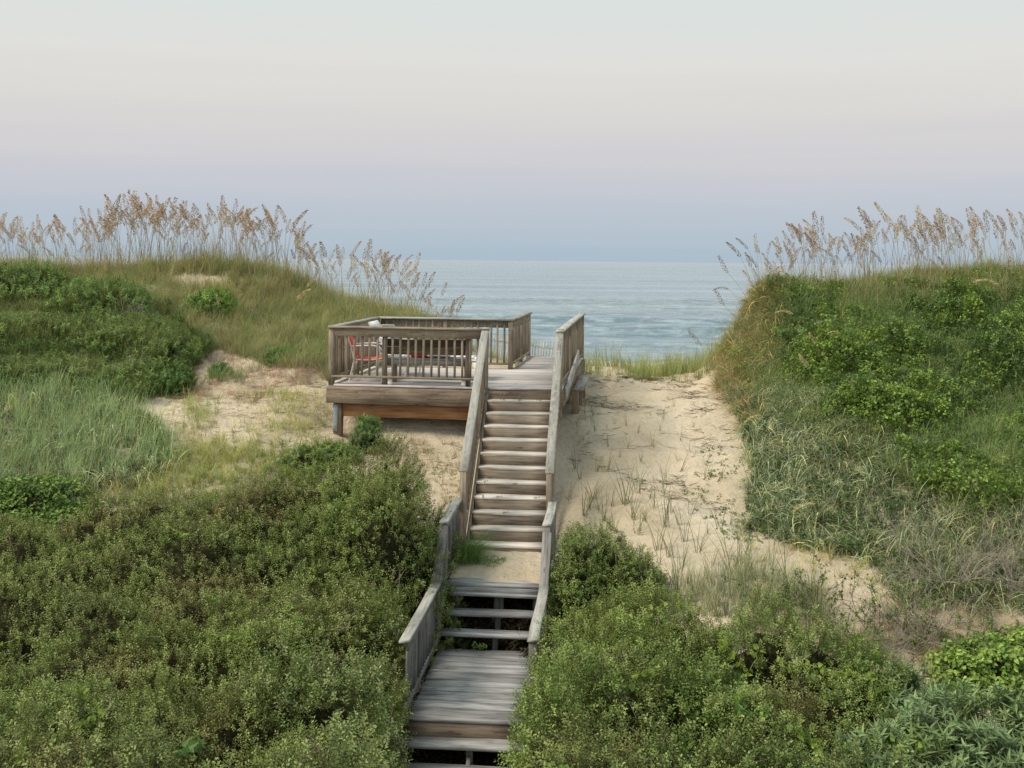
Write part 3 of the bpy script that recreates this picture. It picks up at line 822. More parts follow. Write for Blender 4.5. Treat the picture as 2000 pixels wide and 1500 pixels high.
def chaise():
    p = DF(-1.25, 1.30, DECKZ)
    r = empty('chaise_lounge', p, 'white chaise lounge with raised back behind the bench', 'lounge chair'); r.rotation_euler = (0, 0, yd)
    fr = MB()
    for y in (-0.30, 0.30):
        fr.tube([(-0.62, y, 0.36), (0.95, y, 0.36)], 0.020)
        fr.tube([(-0.50, y, 0.35), (-0.56, y, 0.0)], 0.018)
        fr.tube([(-0.62, y, 0.37), (-1.00, y, 0.80), (-1.12, y, 1.02)], 0.018)
        fr.tube([(-0.88, y, 0.66), (-0.40, y, 0.34)], 0.012)
    fr.build('frame', M['white'], r, smooth=True)
    for i in range(12):
        MB().box((-0.54 + i * 0.128, 0, 0.395), (0.095, 0.60, 0.022)).build('slat', M['plastic'], r)
    for i in range(5):
        t = (i + .5) / 5
        MB().box((-0.64 - 0.47 * t, 0, 0.40 + 0.62 * t), (0.15, 0.60, 0.022), (0, 0.93, 0)).build('back_slat', M['plastic'], r)
    for sx, w in ((0.94, 1),):
        for y in (-0.29, 0.29):
            m = MB()
            m.add([(0.76, y-.015, .37), (1.0, y-.015, .37), (1.0, y-.015, 0), (0.93, y-.015, 0), (0.76, y+.015, .37), (1.0, y+.015, .37), (1.0, y+.015, 0), (0.93, y+.015, 0)],
                  [(0,1,2,3),(7,6,5,4),(0,4,5,1),(1,5,6,2),(2,6,7,3),(3,7,4,0)])
            m.build('end_panel', M['plastic'], r)

chaise()

def cushion(loc, rz, dims, label, mat, tilt=0.0):
    n = 9; vs = []; fs = []
    for s_ in (1, -1):
        for j in range(n):
            for i in range(n):
                u, v = -1 + 2*i/(n-1), -1 + 2*j/(n-1)
                h = max(0.0, (1 - abs(u) ** 3.2) * (1 - abs(v) ** 3.2)) ** 0.5
                vs.append((u * dims[0]/2 * (1 - .05 * v * v), v * dims[1]/2 * (1 - .05 * u * u), s_ * dims[2]/2 * h))
    for s_ in range(2):
        for j in range(n - 1):
            for i in range(n - 1):
                a = s_*n*n + j*n + i
                f = (a, a+1, a+n+1, a+n)
                fs.append(f if s_ == 0 else f[::-1])
    o = link('cushion', mesh_np('cushion', vs, np.array(fs), True), mat)
    o.location = loc; o.rotation_euler = (tilt, 0, rz)
    tag(o, label, 'cushion')
cushion(DF(-1.28, 0.36, DECKZ + 0.52), yd, (0.34, 0.30, 0.13), 'red cushion lying on the wooden bench behind the front railing', M['red'], 0.15)
cushion(DF(-0.92, 0.36, DECKZ + 0.51), yd, (0.46, 0.32, 0.07), 'white pad next to the red cushion on the wooden bench', M['plastic'], 0.05)

def bench():
    p = DF(-1.05, 0.35, DECKZ)
    r = empty('bench', p, 'dark wooden bench with a solid back behind the front railing', 'bench')
    L0, L1 = -1.82, -0.42
    for j, bb in enumerate((0.24, 0.38, 0.52)):
        board('seat_plank', r, DF(L0, bb, DECKZ + 0.44), DF(L1, bb, DECKZ + 0.44), 0.132, 0.036, M['walk'])
    for j, z in enumerate((0.585, 0.72)):
        board('back_board', r, DF(L0, 0.150, DECKZ + z), DF(L1, 0.145, DECKZ + z), 0.13, 0.03, M['bench'], up=DF.b)
    for a in (L0 - .03, L1 + .03):
        q = DF(a, 0.12, 0)
        post('back_post', r, q.x, q.y, DECKZ, DECKZ + 0.86, 0.085, 0.06, M['rail'], DF.a)
        q = DF(a + (.08 if a < -1 else -.08), 0.50, 0)
        post('leg', r, q.x, q.y, DECKZ, DECKZ + 0.42, 0.085, 0.085, M['rail'], DF.a)
    board('apron', r, DF(L0, 0.19, DECKZ + 0.375), DF(L1, 0.19, DECKZ + 0.375), 0.09, 0.03, M['walk'], up=DF.b)
bench()

# ------------------------------------------------------------------ picket sand fence beyond the deck
def sand_fence():
    A, B = Vector((-1.15, 28.9, 0)), Vector((1.22, 28.3, 0))
    n = 36
    root = empty('sand_fence', (0.9, 28.2, 5.9), 'leaning picket sand fence at the seaward end of the walkway', 'fence')
    top = []
    for i in range(n):
        t = i / (n - 1)
        p = A.lerp(B, t)
        zb = float(gz(p.x, p.y)) - 0.15
        zt = 7.22 - 0.30 * t + random.uniform(-.03, .03)
        ln = 0.02 + 0.09 * t
        board('picket', root, (p.x, p.y, zb), (p.x + ln + random.uniform(-.01, .01), p.y, zt), 0.036, 0.012, M['fence'], up=(0, 1, 0), seg=1, rag=0.001, ch=0.001)
        top.append((p.x + ln * .8, p.y - 0.012, zt - 0.16))
    m = MB().tube(top, 0.006, 4); m.tube([(x, y, z - .55) for x, y, z in top], 0.006, 4)
    m.build('wire', M['steel'], root)
    for ch in root.children:
        pass
    # children were built in world space for the wire only
    wire = [c for c in root.children if c.name.startswith('wire')][0]
    wire.matrix_local = Matrix.Translation(-root.location)
sand_fence()

# ------------------------------------------------------------------ plant pieces
def mesh_shade(name, verts, faces, shade, mat, uv=None):
    me = mesh_np(name, verts, faces)
    a = me.attributes.new('shade', 'FLOAT_COLOR', 'FACE')
    s = np.asarray(shade, np.float32)
    if s.ndim == 1: s = np.stack([s, s, s], 1)
    s = np.hstack([s, np.ones((len(s), 1), np.float32)])
    a.data.foreach_set('color', s.ravel().astype(np.float32))
    me.materials.append(mat)
    return me

def rand_unit(n, up=0.0):
    v = rng.normal(size=(n, 3)); v[:, 2] += up
    return v / np.linalg.norm(v, axis=1)[:, None]

class PB:
    """collects leaves and blades with a shade for each face"""
    def __init__(s): s.v, s.f, s.s, s.n = [], [], [], 0
    def quad(s, a, b, c, d, sh):
        s.v += [a, b, c, d]; s.f.append((s.n, s.n+1, s.n+2, s.n+3)); s.s.append(sh); s.n += 4
    def leaf(s, p, d, nrm, L, W, sh, fold=0.15):
        p = np.asarray(p); side = np.cross(d, nrm); side /= np.linalg.norm(side) + 1e-9
        nn = np.cross(side, d)
        m1 = p + d * L * 0.45
        tip = p + d * L - nn * L * 0.12
        a, b = m1 + side * W / 2 + nn * W * fold, m1 - side * W / 2 + nn * W * fold
        s.v += [p, a, tip, b]
        s.f.append((s.n, s.n+1, s.n+2, s.n+3)); s.s.append(sh); s.n += 4
    def bigleaf(s, p, d, nrm, L, W, sh):
        """heart shaped leaf, folded on the midrib"""
        p = np.asarray(p); side = np.cross(d, nrm); side /= np.linalg.norm(side) + 1e-9
        nn = np.cross(side, d)
        q = lambda t, w_, z_: p + d * L * t + side * W * w_ + nn * W * z_
        base, mid, tip = q(0.05, 0, 0), q(.5, 0, -.05), q(1.0, 0, -.18)
        for sg in (1, -1):
            s.v += [base, q(-.05, .28*sg, .06), q(.25, .5*sg, .10), mid]
            s.f.append((s.n, s.n+1, s.n+2, s.n+3)); s.s.append(sh); s.n += 4
            s.v += [mid, q(.25, .5*sg, .10), q(.65, .32*sg, .03), tip]
            s.f.append((s.n, s.n+1, s.n+2, s.n+3)); s.s.append([c * .93 for c in sh]); s.n += 4
    def blade(s, p, az, L, W, bend, lean, sh, seg=4, droop=1.0):
        """grass blade: starts leaning, curves over"""
        p = np.array(p, float); th = lean; ca, sa = math.cos(az), math.sin(az)
        side = np.array([-sa, ca, 0.0])
        tw = random.uniform(-.5, .5)
        side = side * math.cos(tw) + np.array([ca, sa, 0]) * math.sin(tw) * .6
        prev = p; pw = W
        for i in range(seg):
            th += bend / seg * (0.5 + droop * i / seg)
            d = np.array([ca * math.sin(th), sa * math.sin(th), math.cos(th)])
            nx_ = prev + d * L / seg
            nw = W * (1 - ((i + 1) / seg) ** 1.6) + W * 0.06
            s.v += [prev - side * pw / 2, prev + side * pw / 2, nx_ + side * nw / 2, nx_ - side * nw / 2]
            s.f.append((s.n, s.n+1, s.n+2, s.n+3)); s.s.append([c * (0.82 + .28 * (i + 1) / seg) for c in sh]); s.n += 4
            prev, pw = nx_, nw
    def tube(s, pts, r, r1, sh, seg=3):
        v, f = tube_np(pts, r, seg, r1)
        s.v += list(v); s.f += [tuple(x + s.n for x in q) for q in f]; s.s += [sh] * len(f); s.n += len(v)
    def mesh(s, name, mat):
        return mesh_shade(name, np.array(s.v), np.array(s.f), np.array(s.s), mat)

def proto_obj(me):
    return bpy.data.objects.new(me.name, me)        # not linked: only the source for instances

def sprig(n=13, L=0.12, leafL=0.024, leafW=0.013, mat=None, stem=True):
    b = PB()
    dirn = np.array([random.uniform(-.15, .15), random.uniform(-.15, .15), 1.0])
    if stem: b.tube([(0, 0, -0.03), dirn * L * .5, dirn * L], 0.0018, 0.0008, [.55, .42, .4])
    for i in range(n):
        t = 0.1 + 0.9 * i / n
        az = i * 2.4 + random.uniform(-.4, .4)
        el = random.uniform(0.15, 1.0)
        d = np.array([math.cos(az) * math.cos(el), math.sin(az) * math.cos(el), math.sin(el)])
        off = d * random.uniform(0.004, 0.028) * (1.2 - t)
        nr = np.array([-math.cos(az) * math.sin(el), -math.sin(az) * math.sin(el), math.cos(el)]) + rand_unit(1)[0] * .5
        k = random.uniform(.72, 1.25) * (0.85 + .3 * t)
        b.leaf(dirn * L * t + off, d, nr, leafL * random.uniform(.7, 1.2), leafW * random.uniform(.8, 1.2), [k, k, k * random.uniform(.8, 1.1)])
    return b.mesh('sprig', mat or M['leaf'])

def leafclump(n=14, R=0.09, leafL=0.05, leafW=0.042, big=True):
    b = PB()
    for i in range(n):
        d0 = rand_unit(1, .5)[0]
        p = d0 * R * random.random() ** .5 * np.array([1, 1, .7])
        nr = rand_unit(1, 1.6)[0]
        d = np.cross(nr, rand_unit(1)[0]); d /= np.linalg.norm(d)
        k = random.uniform(.65, 1.3)
        (b.bigleaf if big else b.leaf)(p, d, nr, leafL * random.uniform(.6, 1.15), leafW * random.uniform(.7, 1.1), [k, k, k * .9])
    return b.mesh('leaf_clump', M['leaf'])

def lance_clump(n=12, L=0.11, W=0.022):
    b = PB()
    b.tube([(0, 0, -.1), (0, 0, 0), (.01, 0, .12)], 0.003, 0.002, [.6, .6, .5])
    for i in range(n):
        az = i * 2.4; el = random.uniform(-.2, .8)
        d = np.array([math.cos(az) * math.cos(el), math.sin(az) * math.cos(el), math.sin(el)])
        nr = np.array([0, 0, 1.0]) + rand_unit(1)[0] * .3
        k = random.uniform(.7, 1.25)
        b.bigleaf(np.array([0, 0, .12 * i / n]), d, nr, L * random.uniform(.7, 1.1), W * random.uniform(.8, 1.2), [k, k, k])
    return b.mesh('leaf_clump', M['leaf'])

def tuft(n=16, L=0.45, W=0.006, spread=0.05, bend=1.2, lean=0.35, mat=None, seg=4, az0=None, azr=math.pi, var=.3, droop=1.0):
    b = PB()
    for i in range(n):
        az = random.uniform(0, 2 * math.pi) if az0 is None else az0 + random.uniform(-azr, azr)
        r = spread * random.random() ** .5; a2 = random.uniform(0, 6.28)
        k = random.uniform(1 - var, 1 + var)
        ye = random.random()
        sh = [k * (1 + .25 * (ye > .8)), k, k * (1 - .2 * (ye > .8))]
        if random.random() < .1: sh = [k * 1.5, k * 1.15, k * .85]
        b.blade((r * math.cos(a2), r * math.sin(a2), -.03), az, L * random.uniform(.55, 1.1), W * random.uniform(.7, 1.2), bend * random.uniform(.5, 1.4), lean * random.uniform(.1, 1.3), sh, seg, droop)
    return b.mesh('grass_tuft', mat or M['blade'])

PR = {
    'sprig': [proto_obj(sprig(random.randint(12, 17), random.uniform(.09, .15))) for _ in range(7)],
    'sprigfine': [proto_obj(sprig(random.randint(14, 18), random.uniform(.10, .16), .030, .011)) for _ in range(5)],
    'clump': [proto_obj(leafclump(12)) for _ in range(6)],
    'bigclump': [proto_obj(leafclump(9, .11, .075, .062)) for _ in range(5)],
    'lance': [proto_obj(lance_clump()) for _ in range(5)],
    'lancefine': [proto_obj(lance_clump(14, .07, .014)) for _ in range(5)],
    'grass': [proto_obj(tuft(18, .42, .0055)) for _ in range(7)],
    'finegrass': [proto_obj(tuft(22, .40, .0035, .06, .9, .3)) for _ in range(6)],
    'broad': [proto_obj(tuft(13, .55, .012, .07, 2.0, .35, seg=5, droop=1.6, var=.55)) for _ in range(7)],
    'upright': [proto_obj(tuft(12, .55, .006, .05, .6, .18)) for _ in range(6)],
    'sparse': [proto_obj(tuft(8, .28, .0045, .03, .8, .35, seg=3)) for _ in range(6)],
    'dead': [proto_obj(tuft(16, .34, .004, .08, 1.8, .7, seg=4)) for _ in range(6)],
    'droop': [proto_obj(tuft(14, .75, .005, .06, 1.3, 1.0, seg=5, az0=math.radians(205), azr=.7)) for _ in range(6)],
}

PR['twiglet'] = []
for _ in range(6):
    tb = PB()
    for i in range(random.randint(2, 4)):
        az = random.uniform(0, 6.28); a = np.array([random.uniform(-.05, .05), random.uniform(-.05, .05), .008]); d = np.array([math.cos(az), math.sin(az), .12])
        tb.tube([a, a + d * .08 + rand_unit(1)[0] * .015, a + d * .19 * random.uniform(.6, 1.2)], .0042, .0016, [random.uniform(.7, 1.3)] * 3)
    PR['twiglet'].append(proto_obj(tb.mesh('twiglet', M['leaf'])))

_groups = {}
def scatter_group(key):
    if key in _groups: return _groups[key]
    ng = bpy.data.node_groups.new('scatter_' + key, 'GeometryNodeTree')
    ng.interface.new_socket('Geometry', in_out='INPUT', socket_type='NodeSocketGeometry')
    ng.interface.new_socket('Geometry', in_out='OUTPUT', socket_type='NodeSocketGeometry')
    n, l = ng.nodes, ng.links
    gi, go = n.new('NodeGroupInput'), n.new('NodeGroupOutput')
    jo = n.new('GeometryNodeJoinGeometry')
    for ob in PR[key]:
        oi = n.new('GeometryNodeObjectInfo'); oi.inputs['Object'].default_value = ob
        oi.inputs['As Instance'].default_value = True
        l.new(oi.outputs['Geometry'], jo.inputs[0])
    ip = n.new('GeometryNodeInstanceOnPoints')
    l.new(gi.outputs[0], ip.inputs['Points']); l.new(jo.outputs[0], ip.inputs['Instance'])
    ip.inputs['Pick Instance'].default_value = True
    def na(nm, ty):
        a = n.new('GeometryNodeInputNamedAttribute'); a.data_type = ty; a.inputs[0].default_value = nm
        return a.outputs[0]
    l.new(na('pick', 'INT'), ip.inputs['Instance Index'])
    er = n.new('FunctionNodeEulerToRotation'); l.new(na('rot', 'FLOAT_VECTOR'), er.inputs[0]); l.new(er.outputs[0], ip.inputs['Rotation'])
    l.new(na('scl', 'FLOAT'), ip.inputs['Scale'])
    l.new(ip.outputs[0], go.inputs[0])
    _groups[key] = ng
    return ng

def eulers(dirs, spin):
    """Blender XYZ eulers of the rotation taking +Z to dirs after a spin about Z"""
    d = dirs / np.linalg.norm(dirs, axis=1)[:, None]
    th = np.arccos(np.clip(d[:, 2], -1, 1)); ph = np.arctan2(d[:, 1], d[:, 0])
    ct, st, cp, sp = np.cos(th), np.sin(th), np.cos(ph), np.sin(ph)
    s2 = spin - ph; cs, ss = np.cos(s2), np.sin(s2)
    R00 = cp*ct*cs - sp*ss; R10 = sp*ct*cs + cp*ss; R20 = -st*cs
    R21 = st*ss; R22 = ct
    return np.stack([np.arctan2(R21, R22), -np.arcsin(np.clip(R20, -1, 1)), np.arctan2(R10, R00)], 1)

def scatter(name, key, pts, dirs, scl, tint, parent=None, spin=None):
    n = len(pts)
    if n == 0: return None
    me = bpy.data.meshes.new(name)
    org = parent_world(parent).translation if parent else Vector((0, 0, 0))
    pts = np.asarray(pts, np.float32) - np.array(org, np.float32)
    me.vertices.add(n); me.vertices.foreach_set('co', pts.astype(np.float32).ravel())
    if spin is None: spin = rng.uniform(0, 2 * math.pi, n)
    def att(nm, ty, arr, fld):
        a = me.attributes.new(nm, ty, 'POINT'); a.data.foreach_set(fld, arr)
    att('rot', 'FLOAT_VECTOR', eulers(np.asarray(dirs), spin).astype(np.float32).ravel(), 'vector')
    att('scl', 'FLOAT', np.asarray(scl, np.float32), 'value')
    att('pick', 'INT', rng.integers(0, len(PR[key]), n).astype(np.int32), 'value')
    t = np.hstack([np.clip(np.asarray(tint) * 2.0, 0, 1), np.ones((n, 1))]).astype(np.float32)
    att('tint', 'FLOAT_COLOR', t.ravel(), 'color')
    me.update()
    o = bpy.data.objects.new(name, me); COL.objects.link(o)
    if parent: o.parent = parent
    md = o.modifiers.new('scatter', 'NODES'); md.node_group = scatter_group(key)
    o['kind'] = 'stuff'
    return o

def tints(n, base, spread=0.22, pos=None, patch=None, patchcol=None, seed=0, freq=1.2, thr=0.1):
    b = np.tile(np.array(base, float), (n, 1))
    if pos is not None and patchcol is not None:
        k = np.clip((fbm(pos[:, 0] * freq, pos[:, 1] * freq, pos[:, 2] * freq, seed) - thr) * 1.3, 0, .85)[:, None] * rng.uniform(.5, 1, (n, 1))
        b = b * (1 - k) + np.array(patchcol) * k
    b *= rng.uniform(1 - spread, 1 + spread, (n, 1))
    b *= rng.uniform(.92, 1.08, (n, 3))
    return b

# ------------------------------------------------------------------ shrubs as lumpy domes
DOMES = []
class Dome:
    def __init__(s, px, py_top, D, rx, ry, drop=0.15, zb=None, seed=None, back=0.0):
        X, Y, Z = P(px, py_top, D)
        s.seed = seed if seed is not None else len(DOMES) * 7 + 3
        s.c = np.array([X, Y, 0.0]); s.r = np.array([rx, ry, 1.0])
        s.base = (float(gz(X, Y)) if zb is None else zb) - drop
        s.c[2] = s.base; s.r[2] = Z - s.base
        DOMES.append(s)
    def lump(s, q):
        return 1 + 0.20 * fbm(q[:, 0] * 1.25, q[:, 1] * 1.25, q[:, 2] * 1.25, 71, 2) + 0.14 * fbm(q[:, 0] * 4.2, q[:, 1] * 4.2, q[:, 2] * 4.2, 73, 2)
    def f(s, q):
        e = (q - s.c) / s.r
        return (np.abs(e) ** 2.3).sum(1) ** (1 / 2.3)

def dome_points(dm, n):
    d = rng.normal(size=(n, 3)); d[:, 2] = np.abs(d[:, 2]) * 0.9 - 0.02
    d /= np.linalg.norm(d, axis=1)[:, None]
    k = (np.abs(d) ** 2.3).sum(1) ** (-1 / 2.3)
    surf = dm.c + d * k[:, None] * dm.r
    nr = d / dm.r; nr /= np.linalg.norm(nr, axis=1)[:, None]
    return surf, nr

def build_shrub(name, domes, label, cat='shrub', key='sprig', dens=700, base=(.084, .114, .028), patch=(.12, .105, .042), group=None, scale=1.0, thr=0.1,
                thick=0.17, light=(.20, .25, .085), core=True, facing=-0.35, gaps=.82):
    c0 = domes[0].c
    root = empty(name, (c0[0], c0[1], domes[0].base), label, cat, group)
    P_, N_, L_ = [], [], []
    for dm in domes:
        a, b_, c_ = dm.r
        area = 2 * math.pi * (((a*b_)**1.6 + (a*c_)**1.6 + (b_*c_)**1.6) / 3) ** (1 / 1.6)
        n = int(area * dens / scale ** 2)
        s, nr = dome_points(dm, n)
        lay = rng.random(n) ** 1.5
        lm = dm.lump(s)
        q = dm.c + (s - dm.c) * lm[:, None] * (1.02 - thick * lay / max(.6, min(dm.r)))[:, None]
        keep = (nr[:, 1] < -facing + 0.0) | (nr[:, 2] > 0.35)
        keep &= rng.random(n) < np.clip(gaps + 1.15 * fbm(q[:, 0] * 4.6, q[:, 1] * 4.6, q[:, 2] * 4.6, 79, 2), .14, 1)
        keep &= q[:, 2] > gz(q[:, 0], q[:, 1]) - .05
        for o in DOMES:
            if o is dm: continue
            near = np.linalg.norm(o.c[:2] - dm.c[:2]) < (max(o.r[:2]) + max(dm.r[:2]) + .3)
            if near: keep &= o.f(q) > 0.84
        P_.append(q[keep]); N_.append(nr[keep]); L_.append(lay[keep])
    pts, nrm, lay = np.vstack(P_), np.vstack(N_), np.concatenate(L_)
    n = len(pts)
    dirs = nrm * 0.75 + np.array([0, 0, .75]) + rng.normal(size=(n, 3)) * .33
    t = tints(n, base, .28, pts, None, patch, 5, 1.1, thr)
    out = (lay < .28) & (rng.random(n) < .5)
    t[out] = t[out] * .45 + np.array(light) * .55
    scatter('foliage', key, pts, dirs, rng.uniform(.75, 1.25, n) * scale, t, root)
    if group == HG:
        k = (lay < .4) & (rng.random(n) < .02)
        if k.sum(): scatter('bare_twigs', 'twiglet', pts[k], nrm[k] * .6 + rng.normal(size=(k.sum(), 3)) * .5 + [0, 0, .6], rng.uniform(.7, 1.4, k.sum()), tints(k.sum(), (.15, .125, .09), .4), root)
        k = (lay < .35) & (fbm(pts[:, 0] * 1.9, pts[:, 1] * 1.9, pts[:, 2] * 1.9, 131) > .42) & (rng.random(n) < .22)
        if k.sum() and key == 'sprig': scatter('climbing_vine_leaves', 'clump', pts[k], dirs[k], rng.uniform(.5, .9, k.sum()), tints(k.sum(), (.10, .17, .035), .3), root)
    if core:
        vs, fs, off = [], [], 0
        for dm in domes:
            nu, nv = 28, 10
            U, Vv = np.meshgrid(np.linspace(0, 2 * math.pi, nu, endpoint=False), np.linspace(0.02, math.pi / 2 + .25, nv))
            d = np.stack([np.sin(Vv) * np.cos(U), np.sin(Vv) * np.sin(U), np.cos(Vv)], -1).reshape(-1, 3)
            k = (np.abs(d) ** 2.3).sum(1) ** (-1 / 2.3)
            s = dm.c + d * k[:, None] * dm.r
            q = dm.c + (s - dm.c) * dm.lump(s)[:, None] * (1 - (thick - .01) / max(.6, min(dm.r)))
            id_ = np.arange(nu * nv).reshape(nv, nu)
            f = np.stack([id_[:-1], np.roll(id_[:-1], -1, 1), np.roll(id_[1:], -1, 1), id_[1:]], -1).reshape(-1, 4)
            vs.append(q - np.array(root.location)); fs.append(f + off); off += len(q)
        o = link('dark_core', mesh_np('dark_core', np.vstack(vs), np.vstack(fs), True), M['core'])  # dark shell added so gaps in the foliage read as deep shade
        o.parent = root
    return root

def dome_hit(px, py, d0=8.5, d1=24):
    D = np.arange(d0, d1, .03); u, w = (px - CX) / F, (py - CY) / F
    q = np.stack([D * (u * RC + w * RS), D, CAMZ - D * (-u * RS + w * RC)], 1)
    best = np.full(len(D), 9.0)
    for dm in DOMES: best = np.minimum(best, dm.f(q) / dm.lump(q))
    k = np.nonzero((best < 1.0) | (q[:, 2] < gz(q[:, 0], q[:, 1])))[0]
    return q[k[0]] if len(k) else None

HG = 'dense small-leaved bushes around the boardwalk'
shr = []
def S(label, specs, **kw):
    shr.append((label, [Dome(*s) for s in specs], kw))
# left thicket
S('rounded dark bush mound just below the left end of the deck', [(742, 892, 15.6, 0.92, 1.15), (650, 925, 15.9, 0.9, 1.0), (730, 985, 14.7, 0.95, 0.9)])
S('olive bush mound with reddish tips under the left sand slope', [(505, 955, 15.9, 1.25, 1.1), (580, 1005, 15.0, 1.2, 1.0)], patch=(.135, .10, .05), thr=.08)
S('broad brownish bush ridge left of centre', [(285, 985, 15.8, 1.3, 1.1), (380, 1045, 14.7, 1.3, 1.0)], patch=(.135, .102, .05), thr=.0)
S('pale olive bush at the left edge under the tall blue-green grass', [(60, 1045, 15.0, 1.3, 1.1), (-130, 1040, 15.0, 1.3, 1.1), (150, 1095, 14.2, 1.1, .9)], base=(.095, .12, .032))
S('dark middle bush spreading left of the landing railing', [(715, 1150, 13.8, 0.70, 0.6), (640, 1140, 14.0, 1.1, .65), (530, 1168, 13.6, 1.1, .6)], base=(.076, .11, .027))
S('brown-tipped bush in the middle of the left thicket', [(330, 1165, 13.6, 1.15, .8), (440, 1188, 13.1, .9, .7)], patch=(.135, .10, .05), thr=.0)
S('dark leafy vine-grown bush at the left edge under the tall grass', [(40, 945, 16.6, 1.0, .8), (-120, 945, 16.6, 1.0, .8), (130, 985, 16.2, .6, .6)], key='clump', dens=260, gaps=1.1, base=(.07, .12, .03), patch=(.11, .17, .04), light=(.15, .22, .05), thick=.2)
S('low dark bush in the hollow at the left edge', [(20, 1160, 13.4, 1.2, .9), (180, 1175, 13.2, 1.0, .8), (-170, 1170, 13.4, 1.2, .9)], base=(.08, .098, .028))
S('light green rounded bush beside the lower left railing', [(692, 1158, 12.75, .60, .7), (635, 1172, 12.7, .85, .7), (694, 1250, 12.0, .50, .6)], base=(.105, .14, .034), light=(.20, .23, .10))
S('yellow-green bush ridge left of the lower boardwalk', [(500, 1215, 12.4, 1.0, .75), (390, 1245, 12.2, .95, .7)], base=(.10, .132, .032))
S('brown and green bush in the lower left of the view', [(240, 1290, 12.0, .95, .7), (90, 1305, 12.0, 1.0, .7), (-90, 1290, 12.0, 1.0, .8)], patch=(.13, .10, .05), thr=.1)
S('near bush with pale leaf tips leaning on the lowest steps from the left', [(655, 1305, 11.0, .62, .6), (590, 1312, 11.0, .8, .6), (690, 1410, 10.3, .50, .55)], scale=1.25, base=(.09, .128, .038), light=(.21, .24, .12))
S('near dark bush at the bottom left of centre', [(470, 1370, 10.7, .85, .75), (340, 1385, 10.6, .85, .75), (560, 1440, 10.0, .8, .7)], base=(.095, .12, .032))
S('vine-tangled bush at the bottom left corner', [(190, 1395, 10.5, .9, .75), (50, 1410, 10.4, .9, .75), (-120, 1410, 10.4, .9, .75)], base=(.085, .12, .032))
S('closest bush along the bottom edge left of the steps', [(640, 1500, 9.2, .8, .7), (420, 1500, 9.2, .9, .7), (200, 1500, 9.2, .9, .7), (0, 1500, 9.2, .9, .7)], scale=1.25, base=(.08, .105, .035))
# right
S('small round dark bush standing against the sand right of the landing', [(1170, 1035, 14.9, .58, .6), (1205, 1062, 14.9, .62, .6), (1135, 1080, 14.6, .40, .5)], base=(.075, .11, .028), patch=(.13, .11, .045), gaps=1.0, thick=.13)
S('large bush with bright vines right of the lower boardwalk', [(1165, 1195, 12.8, .68, .65), (1290, 1172, 13.0, .80, .7), (1400, 1205, 12.6, .75, .7), (1200, 1240, 12.0, .82, .75), (1095, 1265, 12.2, .40, .55)], base=(.094, .135, .03))
S('dark green bush crowding the lower boardwalk from the right', [(1110, 1330, 11.0, .52, .7), (1230, 1330, 11.0, .75, .7), (1370, 1310, 11.3, .8, .75), (1075, 1420, 10.2, .42, .55)], scale=1.2, base=(.08, .12, .028))
S('low green bush running right from the vine-covered bush', [(1500, 1200, 12.2, .75, .7), (1600, 1228, 11.9, .75, .7), (1700, 1285, 11.5, .5, .5), (1490, 1340, 10.9, .8, .7), (1660, 1330, 11.2, .6, .6)], base=(.095, .135, .035))
S('closest bush along the bottom edge right of the steps', [(1150, 1490, 9.3, .62, .65), (1330, 1440, 9.9, .8, .7), (1500, 1440, 9.8, .85, .7), (1680, 1470, 9.5, .7, .6)], scale=1.25, base=(.08, .115, .035))
S('broad-leaved green bush near the bottom right corner', [(1760, 1330, 11.4, .6, .6), (1850, 1390, 10.6, .7, .65), (1740, 1440, 10.0, .6, .6), (1990, 1390, 10.7, .7, .6), (2120, 1390, 10.7, .7, .6)], key='lance', dens=340, gaps=1.1, base=(.085, .125, .055), patch=(.12, .16, .05), light=(.17, .24, .11), thick=.2)
S('leafy yellow-green bush at the right edge', [(1930, 1250, 12.6, .6, .6), (2040, 1230, 12.8, .7, .6)], key='clump', dens=260, gaps=1.1, base=(.11, .17, .04), patch=(.08, .13, .035), light=(.22, .30, .07), thick=.2)
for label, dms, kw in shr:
    build_shrub('bush', dms, label, 'bush', group=HG, **kw)

